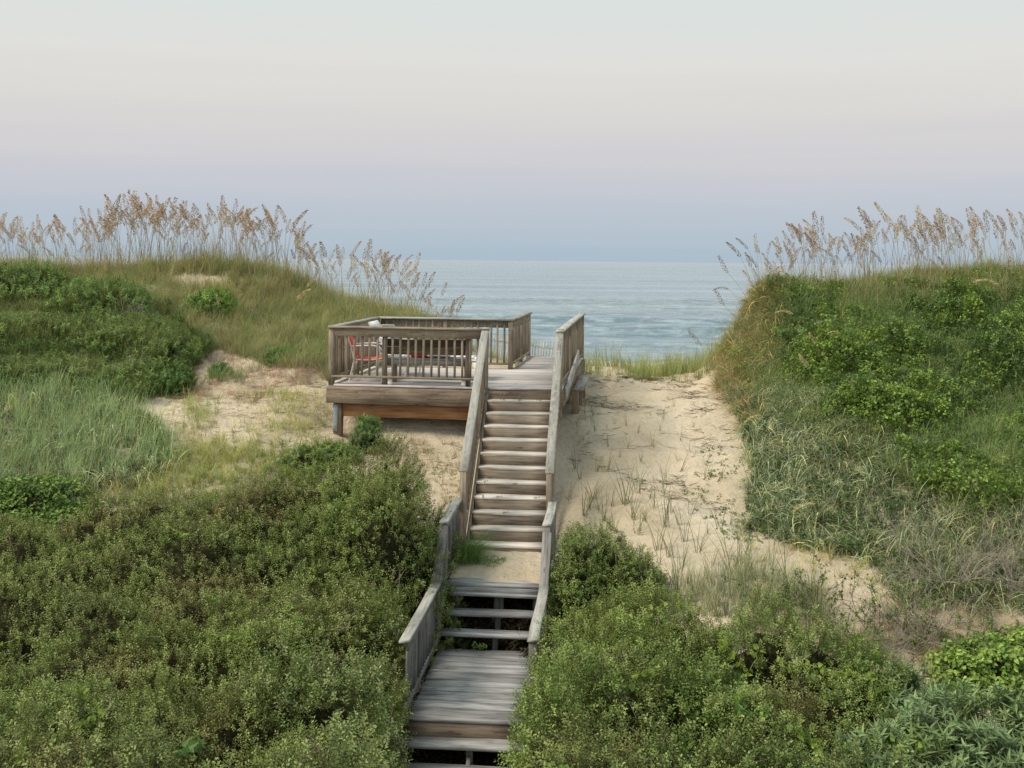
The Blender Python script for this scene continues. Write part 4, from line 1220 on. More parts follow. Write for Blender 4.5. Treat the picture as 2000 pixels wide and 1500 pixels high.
# shrubs on the left dune
DG = 'dark green shrubs on the left dune'
dsh = [
 ('dark shrub on the dune top at the left edge', [(40, 528, 25.2, 1.5, 1.0), (-150, 530, 25.2, 1.5, 1.0)], 'lancefine', (.08, .118, .032)),
 ('green shrub on the dune top with oats behind it', [(210, 552, 24.6, 1.1, .9)], 'lancefine', (.075, .12, .03)),
 ('bushy shrub half way up the left dune near the edge', [(60, 620, 23.4, 1.4, .9), (-120, 640, 23.2, 1.4, .9)], 'lancefine', (.085, .12, .034)),
 ('wide dark shrub in the middle of the left dune', [(240, 618, 23.2, 1.2, .9), (310, 650, 22.7, .8, .7)], 'lancefine', (.08, .118, .032)),
 ('bright green low shrub right of the bare sand patch', [(410, 576, 24.9, .55, .5)], 'lancefine', (.09, .16, .03)),
 ('dark low shrub above the blue-green grass at left', [(110, 705, 21.6, 1.3, .8), (-60, 710, 21.5, 1.3, .8)], 'lancefine', (.08, .112, .032)),
 ('ragged shrub above the small sand hollow', [(265, 712, 21.6, .8, .7)], 'lancefine', (.08, .118, .032)),
 ('small dark leafy shrub at the edge of the left sand slope', [(340, 728, 21.4, .40, .4)], 'lancefine', (.055, .10, .025)),
 ('small green shrub in the dry grass left of the deck', [(560, 684, 23.0, .42, .4)], 'lancefine', (.07, .13, .025)),
 ('tiny dark shrub on the left sand slope', [(430, 712, 22.4, .22, .22)], 'lancefine', (.055, .10, .03)),
 ('bushy green weed beside the deck support post', [(722, 815, 18.9, .30, .3)], 'lancefine', (.07, .11, .035)),
 ('low green weed in front of the deck support post', [(655, 868, 18.4, .45, .35), (600, 882, 18.1, .4, .35)], 'lancefine', (.10, .14, .04)),
]
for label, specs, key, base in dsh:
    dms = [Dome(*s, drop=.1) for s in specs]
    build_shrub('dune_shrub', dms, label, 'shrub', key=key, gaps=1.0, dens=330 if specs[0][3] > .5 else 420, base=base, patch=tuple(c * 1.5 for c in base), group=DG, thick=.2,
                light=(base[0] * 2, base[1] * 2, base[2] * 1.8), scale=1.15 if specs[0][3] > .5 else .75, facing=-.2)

# ------------------------------------------------------------------ grass and ground cover
def shrub_free(q, lim=0.9):
    ok = np.ones(len(q), bool)
    for dm in DOMES: ok &= dm.f(q) > lim
    # keep off the built floors
    for fr, a0, a1, b0, b1 in ((DF, LA - .1, RA + .1, -.1, DEP + .1), (DF, -.15, RA + .15, 0, WEND + .1), (SF, -.25, SW + .2, -4.3, .1), (SF, A0 - .1, A1 + .1, -9, -2.7)):
        v = q[:, :2] - np.array([fr.o.x, fr.o.y])
        a = v @ np.array([fr.a.x, fr.a.y]); b = v @ np.array([fr.b.x, fr.b.y])
        ok &= ~((a > a0) & (a < a1) & (b > b0) & (b < b1))
    return ok

def region(n_per_m2, x0, x1, y0, y1, polys=None, no=(), dens=None):
    n = int((x1 - x0) * (y1 - y0) * n_per_m2)
    X, Y = rng.uniform(x0, x1, n), rng.uniform(y0, y1, n)
    Z = gz(X, Y)
    px, py = proj(X, Y, Z)
    k = np.ones(n, bool)
    if polys is not None:
        k = np.zeros(n, bool)
        for p in polys: k |= inpoly(px, py, p)
    for p in no: k &= ~inpoly(px, py, p)
    if dens is not None: k &= rng.random(n) < dens(X, Y, px, py)
    q = np.stack([X, Y, Z], 1)[k]
    q = q[shrub_free(q)]
    return q

def ellipse(cx, cy, rx, ry, n=20):
    return [(cx + rx * math.cos(t * 2 * math.pi / n), cy + ry * math.sin(t * 2 * math.pi / n)) for t in range(n)]

def cover(name, label, key, q, base, scl=(.7, 1.2), patch=None, tilt=.18, lift=None, seed=1, thr=.1, tiltdir=(0, 0), spin=None, spread=.25, freq=.9):
    n = len(q)
    if n == 0: return
    q = q.copy()
    if lift is not None: q[:, 2] += lift(q)
    dirs = np.tile([tiltdir[0], tiltdir[1], 1.0], (n, 1)) + rng.normal(size=(n, 3)) * tilt
    t = tints(n, base, spread, q, None, patch if patch else base, seed, freq, thr)
    o = scatter(name, key, q, dirs, rng.uniform(scl[0], scl[1], n), t, None, spin)
    tag(o, label, None, None, 'stuff')

_gd = [dm for dm in DOMES[-15:]]
_q = []
for dm in _gd:
    if dm.r[0] < .6: continue
    s_, n_ = dome_points(dm, int(130 * dm.r[0] * dm.r[1] * 2))
    s_ = s_[n_[:, 2] > .15]; s_[:, 2] -= .16; _q.append(s_)
_q = np.vstack(_q)
cover('dune_grass', 'grass blades standing up through the shrubs of the left dune', 'finegrass', _q, (.135, .165, .065), (.8, 1.3))
sandpatch = [ellipse(385, 550, 62, 13), ellipse(420, 715, 75, 22), ellipse(560, 735, 80, 14), ellipse(400, 770, 80, 18)]
G1 = [(-900, 480), (905, 480), (905, 700), (640, 745), (470, 700), (300, 640), (-900, 660)]
ridge = [(-900, 480), (905, 480), (905, 640), (700, 640), (420, 600), (-900, 600)]
q = region(95, -13, -0.6, 21.5, 30, [G1], sandpatch)
cover('dune_grass', 'fine olive dune grass over the left dune', 'finegrass', q, (.185, .195, .095), (.9, 1.6), (.125, .155, .065), seed=2, thr=.1)
q = region(45, -13, -0.8, 21.5, 30, [G1], sandpatch)
cover('dune_grass', 'longer green grass blades mixed through the left dune', 'grass', q, (.12, .165, .065), (.8, 1.4), (.19, .19, .085), seed=5)
q = region(60, -14, -0.6, 28, 34)
cover('dune_grass', 'grass on the seaward side of the left dune', 'grass', q, (.13, .16, .07), (.8, 1.3))
mid = [(-900, 600), (330, 600), (420, 690), (300, 790), (-900, 790)]
q = region(110, -13, -2, 19, 25, [mid])
cover('dune_grass', 'mixed green grass between the shrubs on the left dune', 'grass', q, (.10, .145, .05), (.8, 1.3), (.06, .10, .03))
q = region(130, -13, -2, 19, 25, [mid])
cover('ground_vines', 'dark creeping leaves between the shrubs on the left dune', 'lancefine', q, (.07, .115, .03), (.8, 1.5), (.13, .17, .05), lift=lambda q: rng.uniform(0, .25, len(q)))
dead = [(360, 650), (650, 660), (652, 745), (560, 760), (500, 790), (320, 790), (380, 700)]
q = region(75, -9, -2, 19.5, 25, [dead], dens=lambda X, Y, px, py: np.clip(.55 + .7 * fbm(X * 1.2, Y * 1.2, 0, 51), 0, 1))
cover('dead_grass', 'mauve-brown dead grass at the foot of the left dune', 'dead', q, (.21, .155, .125), (.7, 1.2), (.14, .11, .08), tilt=.4)
q = region(55, -9, -2, 19.5, 25, [dead], sandpatch, dens=lambda X, Y, px, py: np.clip(.3 + .9 * fbm(X * .9, Y * .9, 0, 53), 0, 1))
cover('dune_grass', 'green grass tufts at the foot of the left dune', 'grass', q, (.12, .17, .07), (.7, 1.2))
tall = [(-900, 790), (0, 775), (230, 785), (330, 850), (335, 925), (180, 970), (-900, 975)]
q = region(110, -12, -3.5, 16.3, 21.5, [tall])
cover('ground_vines', 'dark leaf under-layer added to shade the gaps in the tall grass at left', 'lancefine', q, (.065, .10, .035), (.8, 1.4), lift=lambda q: rng.uniform(0, .12, len(q)), tilt=.4)  # added dark layer, so gaps between the blades read as shade
q = region(75, -12, -3.5, 16.3, 21.5, [tall], dens=lambda X, Y, px, py: np.clip(.8 + .7 * fbm(X * 1.4, Y * 1.4, 0, 89), .2, 1))
cover('tall_grass', 'tall arching blue-green grass at the left edge', 'broad', q, (.20, .245, .155), (.8, 1.35), (.15, .19, .09), tilt=.25, spread=.4)
q = region(45, -12, -3.5, 16.3, 21.5, [tall])
cover('tall_grass', 'thin upright blades standing in the blue-green grass', 'upright', q, (.17, .23, .11), (.9, 1.5), tilt=.12)
spz = [(310, 770), (655, 765), (655, 850), (560, 930), (330, 960), (180, 970), (335, 925), (340, 850)]
q = region(110, -7.5, -1.5, 16.5, 21.5, [spz], dens=lambda X, Y, px, py: np.clip(.42 + .8 * fbm(X * .8, Y * .8, 0, 61) + (py - 850) / 160 * .5 + (450 - px) / 500, .04, 1))
cover('sand_grass', 'thin yellow-green grass on the left sand slope', 'sparse', q, (.23, .25, .105), (.9, 1.7), (.17, .21, .08), tilt=.15)
q = region(90, -8.5, -1.5, 16, 20, [[(330, 880), (640, 885), (600, 980), (330, 990), (200, 990)]])
cover('sand_grass', 'yellow-green grass above the left thicket', 'grass', q, (.17, .21, .075), (.6, 1.0), (.20, .16, .075), tilt=.2)
q = region(50, -7.5, -1.5, 16, 20, [[(330, 860), (660, 865), (600, 980), (330, 990), (200, 990)]], dens=lambda X, Y, px, py: np.clip(.5 + .8 * fbm(X * 1.1, Y * 1.1, 0, 63), .1, 1))
cover('ground_vines', 'low leafy weeds above the left thicket', 'lancefine', q, (.12, .15, .05), (.6, 1.1), (.17, .13, .06))
# saddle
q = region(90, 1.35, 5.1, 25.4, 29.5, dens=lambda X, Y, px, py: np.clip(.62 + .8 * fbm(X * 1.0, Y * 1.0, 0, 65), .1, 1))
cover('beach_grass', 'yellow-green beach grass on the saddle in front of the sea', 'upright', q, (.17, .205, .085), (1.0, 1.6), (.125, .155, .065), tilt=.14)
q = region(70, 1.5, 4.6, 25.0, 26.2, dens=lambda X, Y, px, py: np.clip(.3 + 1.2 * fbm(X * 1.2, Y * 1.2, 0, 66), 0, 1))
cover('ground_vines', 'dark trailing leaves at the top of the sand path', 'clump', q, (.055, .085, .03), (.4, .8))
q = region(55, -2.2, 1.3, 26.2, 30.5)
cover('beach_grass', 'short green grass between the deck and the picket fence', 'grass', q, (.19, .23, .09), (.6, 1.1))
# right dune
RD = [(1430, 640), (1450, 560), (1520, 520), (1700, 500), (2900, 520), (2900, 1130), (2000, 1080), (1780, 960), (1620, 880), (1500, 800), (1440, 730)]
hump = lambda q: rng.random(len(q)) ** .6 * (.06 + .75 * np.clip(.35 + fbm(q[:, 0] * 1.15, q[:, 1] * 1.15, q[:, 2] * 1.15, 91), 0, 1)) * np.clip((8.75 - q[:, 2]) / .9, .35, 1)
leafy = [(1500, 530), (1700, 500), (2900, 520), (2900, 1120), (2000, 1090), (1800, 980), (1740, 880), (1620, 820), (1520, 740), (1500, 640)]
q = region(330, 4.6, 14.5, 16, 26, [leafy], dens=lambda X, Y, px, py: np.clip(.92 + .7 * fbm(X * .7, Y * .7, 0, 92), .2, 1))
cover('dune_vines', 'bright leafy vines matting the right dune', 'clump', q, (.10, .155, .034), (.6, 1.25), (.15, .21, .042), lift=hump, tilt=.5, seed=3, thr=.1, spread=.4)
q = region(150, 4.6, 14.5, 16, 26, [leafy], dens=lambda X, Y, px, py: np.clip(.5 + .9 * fbm(X * .7, Y * .7, 0, 94), .0, 1))
cover('dune_vines', 'darker woody leaves among the vines on the right dune', 'lancefine', q, (.06, .10, .03), (1.0, 1.7), (.12, .17, .045), lift=hump, tilt=.5)
q = region(110, 4.2, 14.5, 16, 29, [RD, leafy])
cover('dune_grass', 'green grass over the whole right dune', 'grass', q, (.125, .18, .075), (.75, 1.3), (.16, .19, .075), tilt=.25, seed=8)
q = region(60, 4.6, 14.5, 24, 33)
cover('dune_grass', 'grass on the crest and seaward side of the right dune', 'finegrass', q, (.15, .175, .075), (.8, 1.3))
band = [(1425, 780), (1520, 760), (1640, 800), (1790, 880), (2000, 980), (2900, 1040), (2900, 1240), (1990, 1200), (1760, 1190), (1690, 1100), (1560, 1075), (1450, 1040), (1470, 930)]
q = region(150, 2.8, 12, 13.5, 22, [band])
cover('ground_vines', 'dark leaf under-layer added to deepen gaps in the right dune blue-green grass', 'lancefine', q, (.065, .10, .035), (.8, 1.4), lift=lambda q: rng.uniform(0, .12, len(q)), tilt=.4)  # added to keep pale sand from brightening the gaps between blades
q = region(85, 2.8, 12, 13.5, 22, [band], dens=lambda X, Y, px, py: np.clip(.75 + .8 * fbm(X * 1.4, Y * 1.4, 0, 88), .15, 1))
cover('tall_grass', 'arching blue-green grass along the foot of the right dune', 'broad', q, (.21, .25, .155), (.75, 1.3), (.15, .185, .085), tilt=.3, spread=.4)
face = [(1450, 640), (1600, 640), (1760, 780), (1800, 900), (1600, 860), (1450, 800)]
q = region(60, 4.4, 11, 17, 26, [face, [(1500, 820), (1700, 780), (1800, 900), (1950, 1000), (1800, 950)]])
cover('tall_grass', 'long leaning grass on the left face of the right dune', 'broad', q, (.135, .17, .075), (.6, 1.0), (.17, .18, .08), tilt=.3, spread=.4)
face = [(1450, 640), (1600, 640), (1760, 780), (1800, 900), (1600, 860), (1450, 800)]
flank = [(1405, 620), (1450, 545), (1500, 520), (1560, 530), (1520, 700), (1500, 800), (1470, 860), (1400, 800), (1405, 720)]
q = region(75, 4.2, 7.0, 19.5, 26.5, [flank], dens=lambda X, Y, px, py: np.clip(1.1 - np.abs(px - 1450 + (py - 700) * .3) / 95 + .4 * fbm(X * 2, Y * 2, 0, 77), 0, 1))
ql = region(130, 4.2, 7.2, 19.5, 26.5, [flank, face], dens=lambda X, Y, px, py: np.clip((px - 1400) / 160 + .9 * fbm(X * 1.6, Y * 1.6, 0, 78), 0, 1))
cover('dune_vines', 'leafy vines climbing the left flank of the right dune', 'clump', ql, (.12, .17, .04), (.6, 1.0), (.18, .22, .05), lift=hump, tilt=.5)
qs = region(40, 4.2, 7.0, 19.5, 26.5, [flank])
cover('dry_grass', 'long straw-coloured blades arching over the left flank of the right dune', 'broad', qs, (.235, .20, .11), (.7, 1.25), (.15, .17, .07), tilt=.45)
qf = region(120, 4.2, 7.0, 19.5, 26.5, [flank])
cover('dune_grass', 'green grass mixed through the dry flank of the right dune', 'grass', qf, (.125, .16, .065), (.8, 1.2), (.17, .17, .07), tilt=.35)
cover('dry_grass', 'rust-brown dry grass hanging down the steep left flank of the right dune', 'droop', q, (.20, .15, .08), (.55, .95), (.14, .15, .06), tilt=.25, spin=rng.uniform(-.5, .5, len(q)))
creep = [(1290, 900), (1400, 870), (1470, 900), (1490, 1060), (1420, 1060), (1360, 1000)]
q = region(170, 2, 4.6, 15, 20.5, [creep], dens=lambda X, Y, px, py: np.clip((px - 1290) / 170 * .55 + .9 * fbm(X * 1.8, Y * 1.8, 0, 95) * .6, 0, 1))
cover('creeping_vine', 'round-leaved creeper running out over the sand from the right dune', 'clump', q, (.08, .125, .045), (.45, .85), tilt=.4)
q = region(22, 2, 5.2, 14.5, 17.2, [[(1440, 1040), (1760, 1085), (1700, 1150), (1480, 1110)]])
cover('sand_grass', 'yellowish grass at the toe of the right dune', 'grass', q, (.22, .23, .08), (.5, .8))
q = region(80, 1.2, 5, 12.8, 15.3, [[(1310, 1135), (1420, 1110), (1600, 1150), (1640, 1230), (1480, 1240), (1330, 1190)]])
cover('beach_grass', 'blue-green beach grass standing behind the right bushes', 'upright', q, (.15, .18, .10), (.7, 1.2), tilt=.18)
q = region(60, 4, 9, 11.5, 15, [[(1720, 1180), (2900, 1150), (2900, 1450), (1850, 1400), (1760, 1330)]], dens=lambda X, Y, px, py: np.clip(.55 + .8 * fbm(X, Y, 0, 97), .1, 1))
cover('dead_grass', 'tangled grey-brown dead grass behind the bottom right bushes', 'dead', q, (.20, .175, .12), (.8, 1.3), (.12, .14, .06), tilt=.4)

PR['litter'] = [proto_obj(leafclump(16, .12, .05, .025, False)) for _ in range(4)]
q = region(34, .9, 4.6, 15.5, 26, [[(1110, 745), (1400, 720), (1430, 800), (1450, 900), (1400, 1000), (1250, 960), (1110, 900)]], dens=lambda X, Y, px, py: np.clip(.5 + .9 * fbm(X * .8, Y * 1.5, 0, 101), 0, 1))
cover('litter', 'thin dark twigs and roots lying on the sand path', 'twiglet', q, (.13, .10, .07), (.6, 1.5), tilt=.1)
q = region(30, -7, -.5, 16, 22.5, [[(320, 700), (930, 790), (900, 960), (600, 930), (320, 870)]])
cover('litter', 'thin dead twigs on the left sand slope', 'twiglet', q, (.15, .115, .08), (.5, 1.1), tilt=.1)
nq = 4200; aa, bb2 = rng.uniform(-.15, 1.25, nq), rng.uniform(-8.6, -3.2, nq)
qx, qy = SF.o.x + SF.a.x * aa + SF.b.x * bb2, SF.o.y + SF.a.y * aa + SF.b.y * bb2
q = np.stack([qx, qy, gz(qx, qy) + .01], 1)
cover('step_shade_litter', 'dark leaf scatter painting dirt and shade under the open steps and boardwalk', 'litter', q, (.035, .027, .018), (.8, 1.5), tilt=.15)  # added over pale sand so dirt and shade below the steps look dark

wild = [(1440, 1165), (1640, 1150), (1760, 1170), (1860, 1195), (2400, 1190), (2400, 1290), (1830, 1340), (1600, 1290), (1450, 1240)]
q = region(60, 1.8, 8.5, 11.5, 15.5, [wild], dens=lambda X, Y, px, py: np.clip(.55 + .9 * fbm(X * 1.4, Y * 1.4, 0, 111), .05, 1))
cover('dead_grass', 'brown and straw grass around the half-bare shrubs at lower right', 'dead', q, (.19, .165, .11), (.8, 1.4), (.13, .15, .065), tilt=.3)
q = region(45, 1.8, 8.5, 11.5, 15.5, [wild], dens=lambda X, Y, px, py: np.clip(.45 + .9 * fbm(X * 1.6, Y * 1.6, 0, 113), .0, 1))
cover('ground_vines', 'weedy leaves around the half-bare shrubs at lower right', 'lancefine', q, (.09, .12, .04), (.9, 1.5), (.14, .15, .06), lift=lambda q: rng.uniform(0, .2, len(q)), tilt=.4)
q = region(70, -7.5, -2.2, 17.5, 21.5, [[(360, 770), (655, 765), (655, 880), (520, 900), (340, 900)]], dens=lambda X, Y, px, py: np.clip(.4 + .9 * fbm(X * 1.3, Y * 1.3, 0, 115), .05, 1))
cover('sand_grass', 'fine yellow-green grass standing on the sand left of the deck', 'finegrass', q, (.20, .225, .09), (.45, .85), (.17, .17, .08), tilt=.15)

# weeds on the sand under and beside the deck
q = region(55, -2.4, -0.5, 16.6, 20.2, [[(740, 810), (925, 810), (905, 960), (860, 1000), (780, 920), (735, 880)]])
cover('sand_grass', 'thin dry sprigs on the lit sand under the deck', 'sparse', q, (.15, .13, .06), (.6, 1.3), (.10, .13, .045))
q = region(90, -1.4, -0.5, 16.6, 18.6, [[(840, 900), (912, 880), (912, 985), (860, 985)]])
cover('creeping_vine', 'leafy creeper on the sand against the left stair post', 'clump', q, (.13, .19, .06), (.3, .6))
q = region(45, 0.75, 1.5, 19.3, 23.0, dens=lambda X, Y, px, py: np.full(len(X), .5))
cover('sand_grass', 'weeds along the piles on the right of the deck', 'sparse', q, (.13, .16, .07), (.7, 1.1))

# ------------------------------------------------------------------ sea oats, each a thing
def oat_stem(H, lean):
    n = 7; az = 0
    pts = [(lean * (t ** 2) * H, 0.0, H * t * (1 - 0.08 * lean * t)) for t in np.linspace(0, 1, n)]
    b = PB()
    b.tube(pts, 0.0052, 0.003, [.8, .8, .75])
    for i in range(3):
        b.blade(pts[random.randint(0, 2)], random.uniform(0, 6.28), random.uniform(.3, .6), .006, 1.3, .2, [.7, .85, .5])
    return b, np.array(pts[-1]), math.atan2(2 * lean, 1)

def oat_plume(a0, arc, L=0.36, n=120):
    """drooping one-sided panicle starting at angle a0 from vertical"""
    L *= 1.36; b = PB(); pts = []; p = np.zeros(3); a = a0
    for i in range(9):
        pts.append(p.copy()); a += arc / 8
        p = p + np.array([math.sin(a), 0, math.cos(a)]) * L / 8
    b.tube(pts, 0.0022, 0.0012, [.8, .8, .7])
    pts = np.array(pts)
    for i in range(n):
        t = (i + random.random()) / n
        k = t * 8; j = min(7, int(k)); c = pts[j] + (pts[j + 1] - pts[j]) * (k - j)
        ax = pts[j + 1] - pts[j]; ax /= np.linalg.norm(ax)
        bl = (0.060 * math.sin(math.pi * min(1, t * .85 + .12)) + .008) * random.uniform(.5, 1.3)
        az = random.uniform(0, 6.28)
        outv = np.array([math.cos(az), math.sin(az), 0]) + np.array([.55, 0, -.15])
        d = ax * .75 + outv * .45 + np.array([0, 0, -.45])
        d /= np.linalg.norm(d)
        q = c + (outv * .75 + ax * .5) / 1.1 * bl * .75 + np.array([0, 0, -bl * .25])
        kk = random.uniform(.65, 1.3)
        b.leaf(q, d, rand_unit(1)[0], random.uniform(.034, .052), random.uniform(.014, .021), [kk, kk * random.uniform(.92, 1.05), kk * .95], .1)
    return b

STEMS, PLUMES = [], []
for lean in (0.0, .05, .10, .16, .24, .5, .9):
    b, tip, ang = oat_stem(1.35, lean)
    STEMS.append((b.mesh('sea_oat_stem', M['straw_sh'] if 'straw_sh' in M else M['plume_pale']), tip, ang, lean))
for (a0, arc, L) in ((0, .25, .34), (.05, .5, .36), (.08, .7, .36), (.1, 1.0, .34), (.02, .1, .38), (.1, .4, .27), (.3, 1.5, .36), (.6, 1.4, .36)):
    for m_ in ('plume', 'plume_grey', 'plume_pale'):
        PLUMES.append((oat_plume(a0, arc, L).mesh('plume', M[m_]), m_, arc))

def sea_oat(x, y, h, label, group, spin, stem=None, pl=None, col='plume', z=None):
    z = float(gz(x, y)) - 0.02 if z is None else z
    me, tip, ang, lean = STEMS[random.choice((0, 1, 1, 2, 2, 3, 4))] if stem is None else STEMS[stem]
    s = h / 1.5
    r = bpy.data.objects.new('sea_oat', me); COL.objects.link(r)
    r.location = (x, y, z); r.rotation_euler = (random.uniform(-.04, .04), random.uniform(-.04, .04), spin); r.scale = (s, s, s)
    tag(r, label, 'sea oat', group)
    cand = [p for p in PLUMES if p[1] == col]
    pm = random.choice(cand[:6]) if pl is None else cand[pl]
    c = bpy.data.objects.new('plume', pm[0]); COL.objects.link(c)
    c.parent = r; c.location = tip; c.rotation_euler = (0, ang * .6, random.uniform(-.3, .3)); k = random.uniform(.72, 1.08) * (1.0 / s) ** .5; c.scale = (k, k, k)
    return r

for (nm, x0, x1, y0, y1, lo, hi, dn) in (('left', -13, -1.2, 25.6, 28.8, 1.1, 2.2, 9), ('right', 5.3, 14, 24.2, 27, .9, 1.8, 8)):
    q = region(dn, x0, x1, y0, y1)
    q = q[q[:, 2] > (7.2 if nm == 'left' else 8.0)]
    cover('dry_stalks', f'thin straw-coloured stalks standing along the {nm} dune crest', 'upright', q, (.19, .175, .10), (lo, hi), (.15, .155, .08), tilt=.12)

def topy(tab, x):
    return np.interp(x, [t[0] for t in tab], [t[1] for t in tab])
LT = [(-400, 440), (0, 430), (60, 438), (110, 440), (170, 428), (215, 405), (290, 392), (350, 408), (400, 410), (445, 402), (500, 425), (545, 405), (570, 435), (600, 470), (650, 480), (700, 478), (740, 505), (780, 495), (820, 545), (855, 565), (890, 585)]
def left_oats():
    xs = list(rng.uniform(-60, 560, 145)) + list(rng.uniform(560, 885, 52))
    for px in xs:
        D = rng.uniform(26.2, 28.6) if px < 600 else rng.uniform(25.2, 27.5)
        X = (px - CX) / F * D
        g = float(gz(X, D))
        ty = topy(LT, px) + abs(rng.normal()) * (22 if rng.random() < .5 else 50)
        zt = P(px, ty, D)[2]
        h = zt - g
        if h < .35: continue
        col = random.choices(['plume', 'plume_grey', 'plume_pale'], [6, 3, 1] if px < 520 else [4, 5, 1])[0]
        where = ('at the far left edge of the left dune' if px < 60 else 'over the dark shrub at far left' if px < 130 else 'over the second shrub from the left' if px < 210 else
                 'left of the bare sand patch' if px < 310 else 'right above the bare sand patch' if px < 440 else 'just right of the bare sand patch' if px < 520 else
                 'at the right shoulder of the left dune' if px < 610 else 'high on the slope towards the deck' if px < 700 else 'above the back corner of the deck' if px < 790 else 'lowest on the slope against the sea')
        size = 'tall' if h > 1.45 else 'short' if h < 1.1 else 'medium'
        tone = {'plume': 'tan', 'plume_grey': 'grey-brown', 'plume_pale': 'pale straw'}[col]
        spin = random.choice((math.pi, 0)) + random.uniform(-.9, .9) if px > 560 else random.choices((math.pi + .3, 0.2), (3, 2))[0] + random.uniform(-.9, .9)
        sea_oat(X, D, h, f'{size} {tone} sea oat {where}', 'sea oats along the left dune crest', spin, col=col)
    for px, py, h, st, pl, sp, lb in ((590, 640, 1.0, 2, 3, .3, 'single pale sea oat leaning over the dune grass above the deck corner'), (560, 690, 1.25, 3, 3, .2, 'pale sea oat bending right in the grass left of the deck'),
                                  (205, 600, .9, 0, 4, 0, 'short pale sea oat among the green shrubs of the left dune'), (430, 660, .8, 1, 0, 3, 'short pale sea oat below the bright green shrub')):
        g = hit(px, py)
        if g: sea_oat(g[0], g[1], h, lb, 'sea oats along the left dune crest', sp, stem=st, pl=pl, col='plume_pale')
left_oats()
RT = [(1460, 520), (1480, 465), (1530, 462), (1565, 430), (1610, 440), (1650, 462), (1690, 420), (1750, 408), (1800, 425), (1840, 412), (1890, 420), (1930, 430), (2000, 420), (2300, 425)]
def right_oats():
    for px in list(rng.uniform(1480, 2060, 88)):
        D = rng.uniform(24.0, 26.6)
        X = (px - CX) / F * D
        g = float(gz(X, D))
        ty = topy(RT, px) + abs(rng.normal()) * (22 if rng.random() < .5 else 55)
        h = P(px, ty, D)[2] - g
        if h < .35: continue
        col = random.choices(['plume', 'plume_grey', 'plume_pale'], [4, 4, 2])[0]
        where = ('leftmost on the right dune against the sea' if px < 1530 else 'in the left cluster of the right dune' if px < 1620 else 'in the gap left of the tallest right dune stand' if px < 1700 else 'in the tallest stand on the right dune' if px < 1790 else
                 'right of the tallest stand on the right dune' if px < 1880 else 'near the right edge of the view' if px < 1950 else 'at the very right edge of the view')
        size = 'tall' if h > 1.3 else 'short' if h < .95 else 'medium'
        tone = {'plume': 'tan', 'plume_grey': 'grey-brown', 'plume_pale': 'pale straw'}[col]
        sea_oat(X, D, h, f'{size} {tone} sea oat {where}', 'sea oats along the right dune crest', math.pi + random.uniform(-.8, .8), col=col)
    # stalks leaning out over the sea on the flank
    for (px, py, D, h, st, pl, lb) in ((1475, 620, 24.8, 1.5, 4, 2, 'tall grey sea oat leaning left against the sea beside the right dune'), (1470, 640, 24.5, 1.35, 5, 4, 'sea oat reaching left over the sea below the tallest flank stalk'),
                                     (1468, 660, 24.4, 1.2, 5, 6, 'nodding sea oat on the steep flank with its plume over the water'), (1465, 700, 24.0, 1.3, 5, 4, 'low sea oat stalk leaning far left over the sand saddle'),
                                     (1500, 620, 24.2, 1.2, 4, 2, 'sea oat at the shoulder of the right dune leaning left'), (1455, 760, 23.0, 1.1, 6, 4, 'dry sea oat hanging down towards the sand path')):
        X, Y, Z = P(px, py, D)
        sea_oat(X, Y, h, lb, 'sea oats leaning from the right dune flank', math.pi + random.uniform(-.2, .2), stem=st, pl=pl, col='plume_grey', z=min(Z, float(gz(X, Y)) + .1))
    for (px, py, h, st, pl, sp, lb) in ((1610, 760, 1.0, 3, 5, 3.3, 'pale drooping sea oat in the middle of the right dune face'), (1600, 830, 1.15, 3, 5, 3.0, 'pale sea oat below the first on the right dune face'),
                                      (1570, 690, .9, 4, 6, 3.4, 'yellowish sea oat nodding over the vines near the flank'), (1985, 700, 1.6, 4, 6, 3.1, 'long sea oat arching left near the right edge with a golden plume'),
                                      (1640, 1075, .8, 5, 7, 3.3, 'sea oat bowed to the sand at the foot of the right dune'), (1650, 740, 1.0, 3, 7, 3.3, 'small pale nodding sea oat in the right dune vines'), (1530, 900, .9, 5, 7, 3.3, 'low bowed sea oat beside the sand on the right slope')):
        g = hit(px, py)
        if g: sea_oat(g[0], g[1], h, lb, 'sea oats leaning from the right dune flank', sp, stem=st, pl=pl, col='plume_pale')
right_oats()

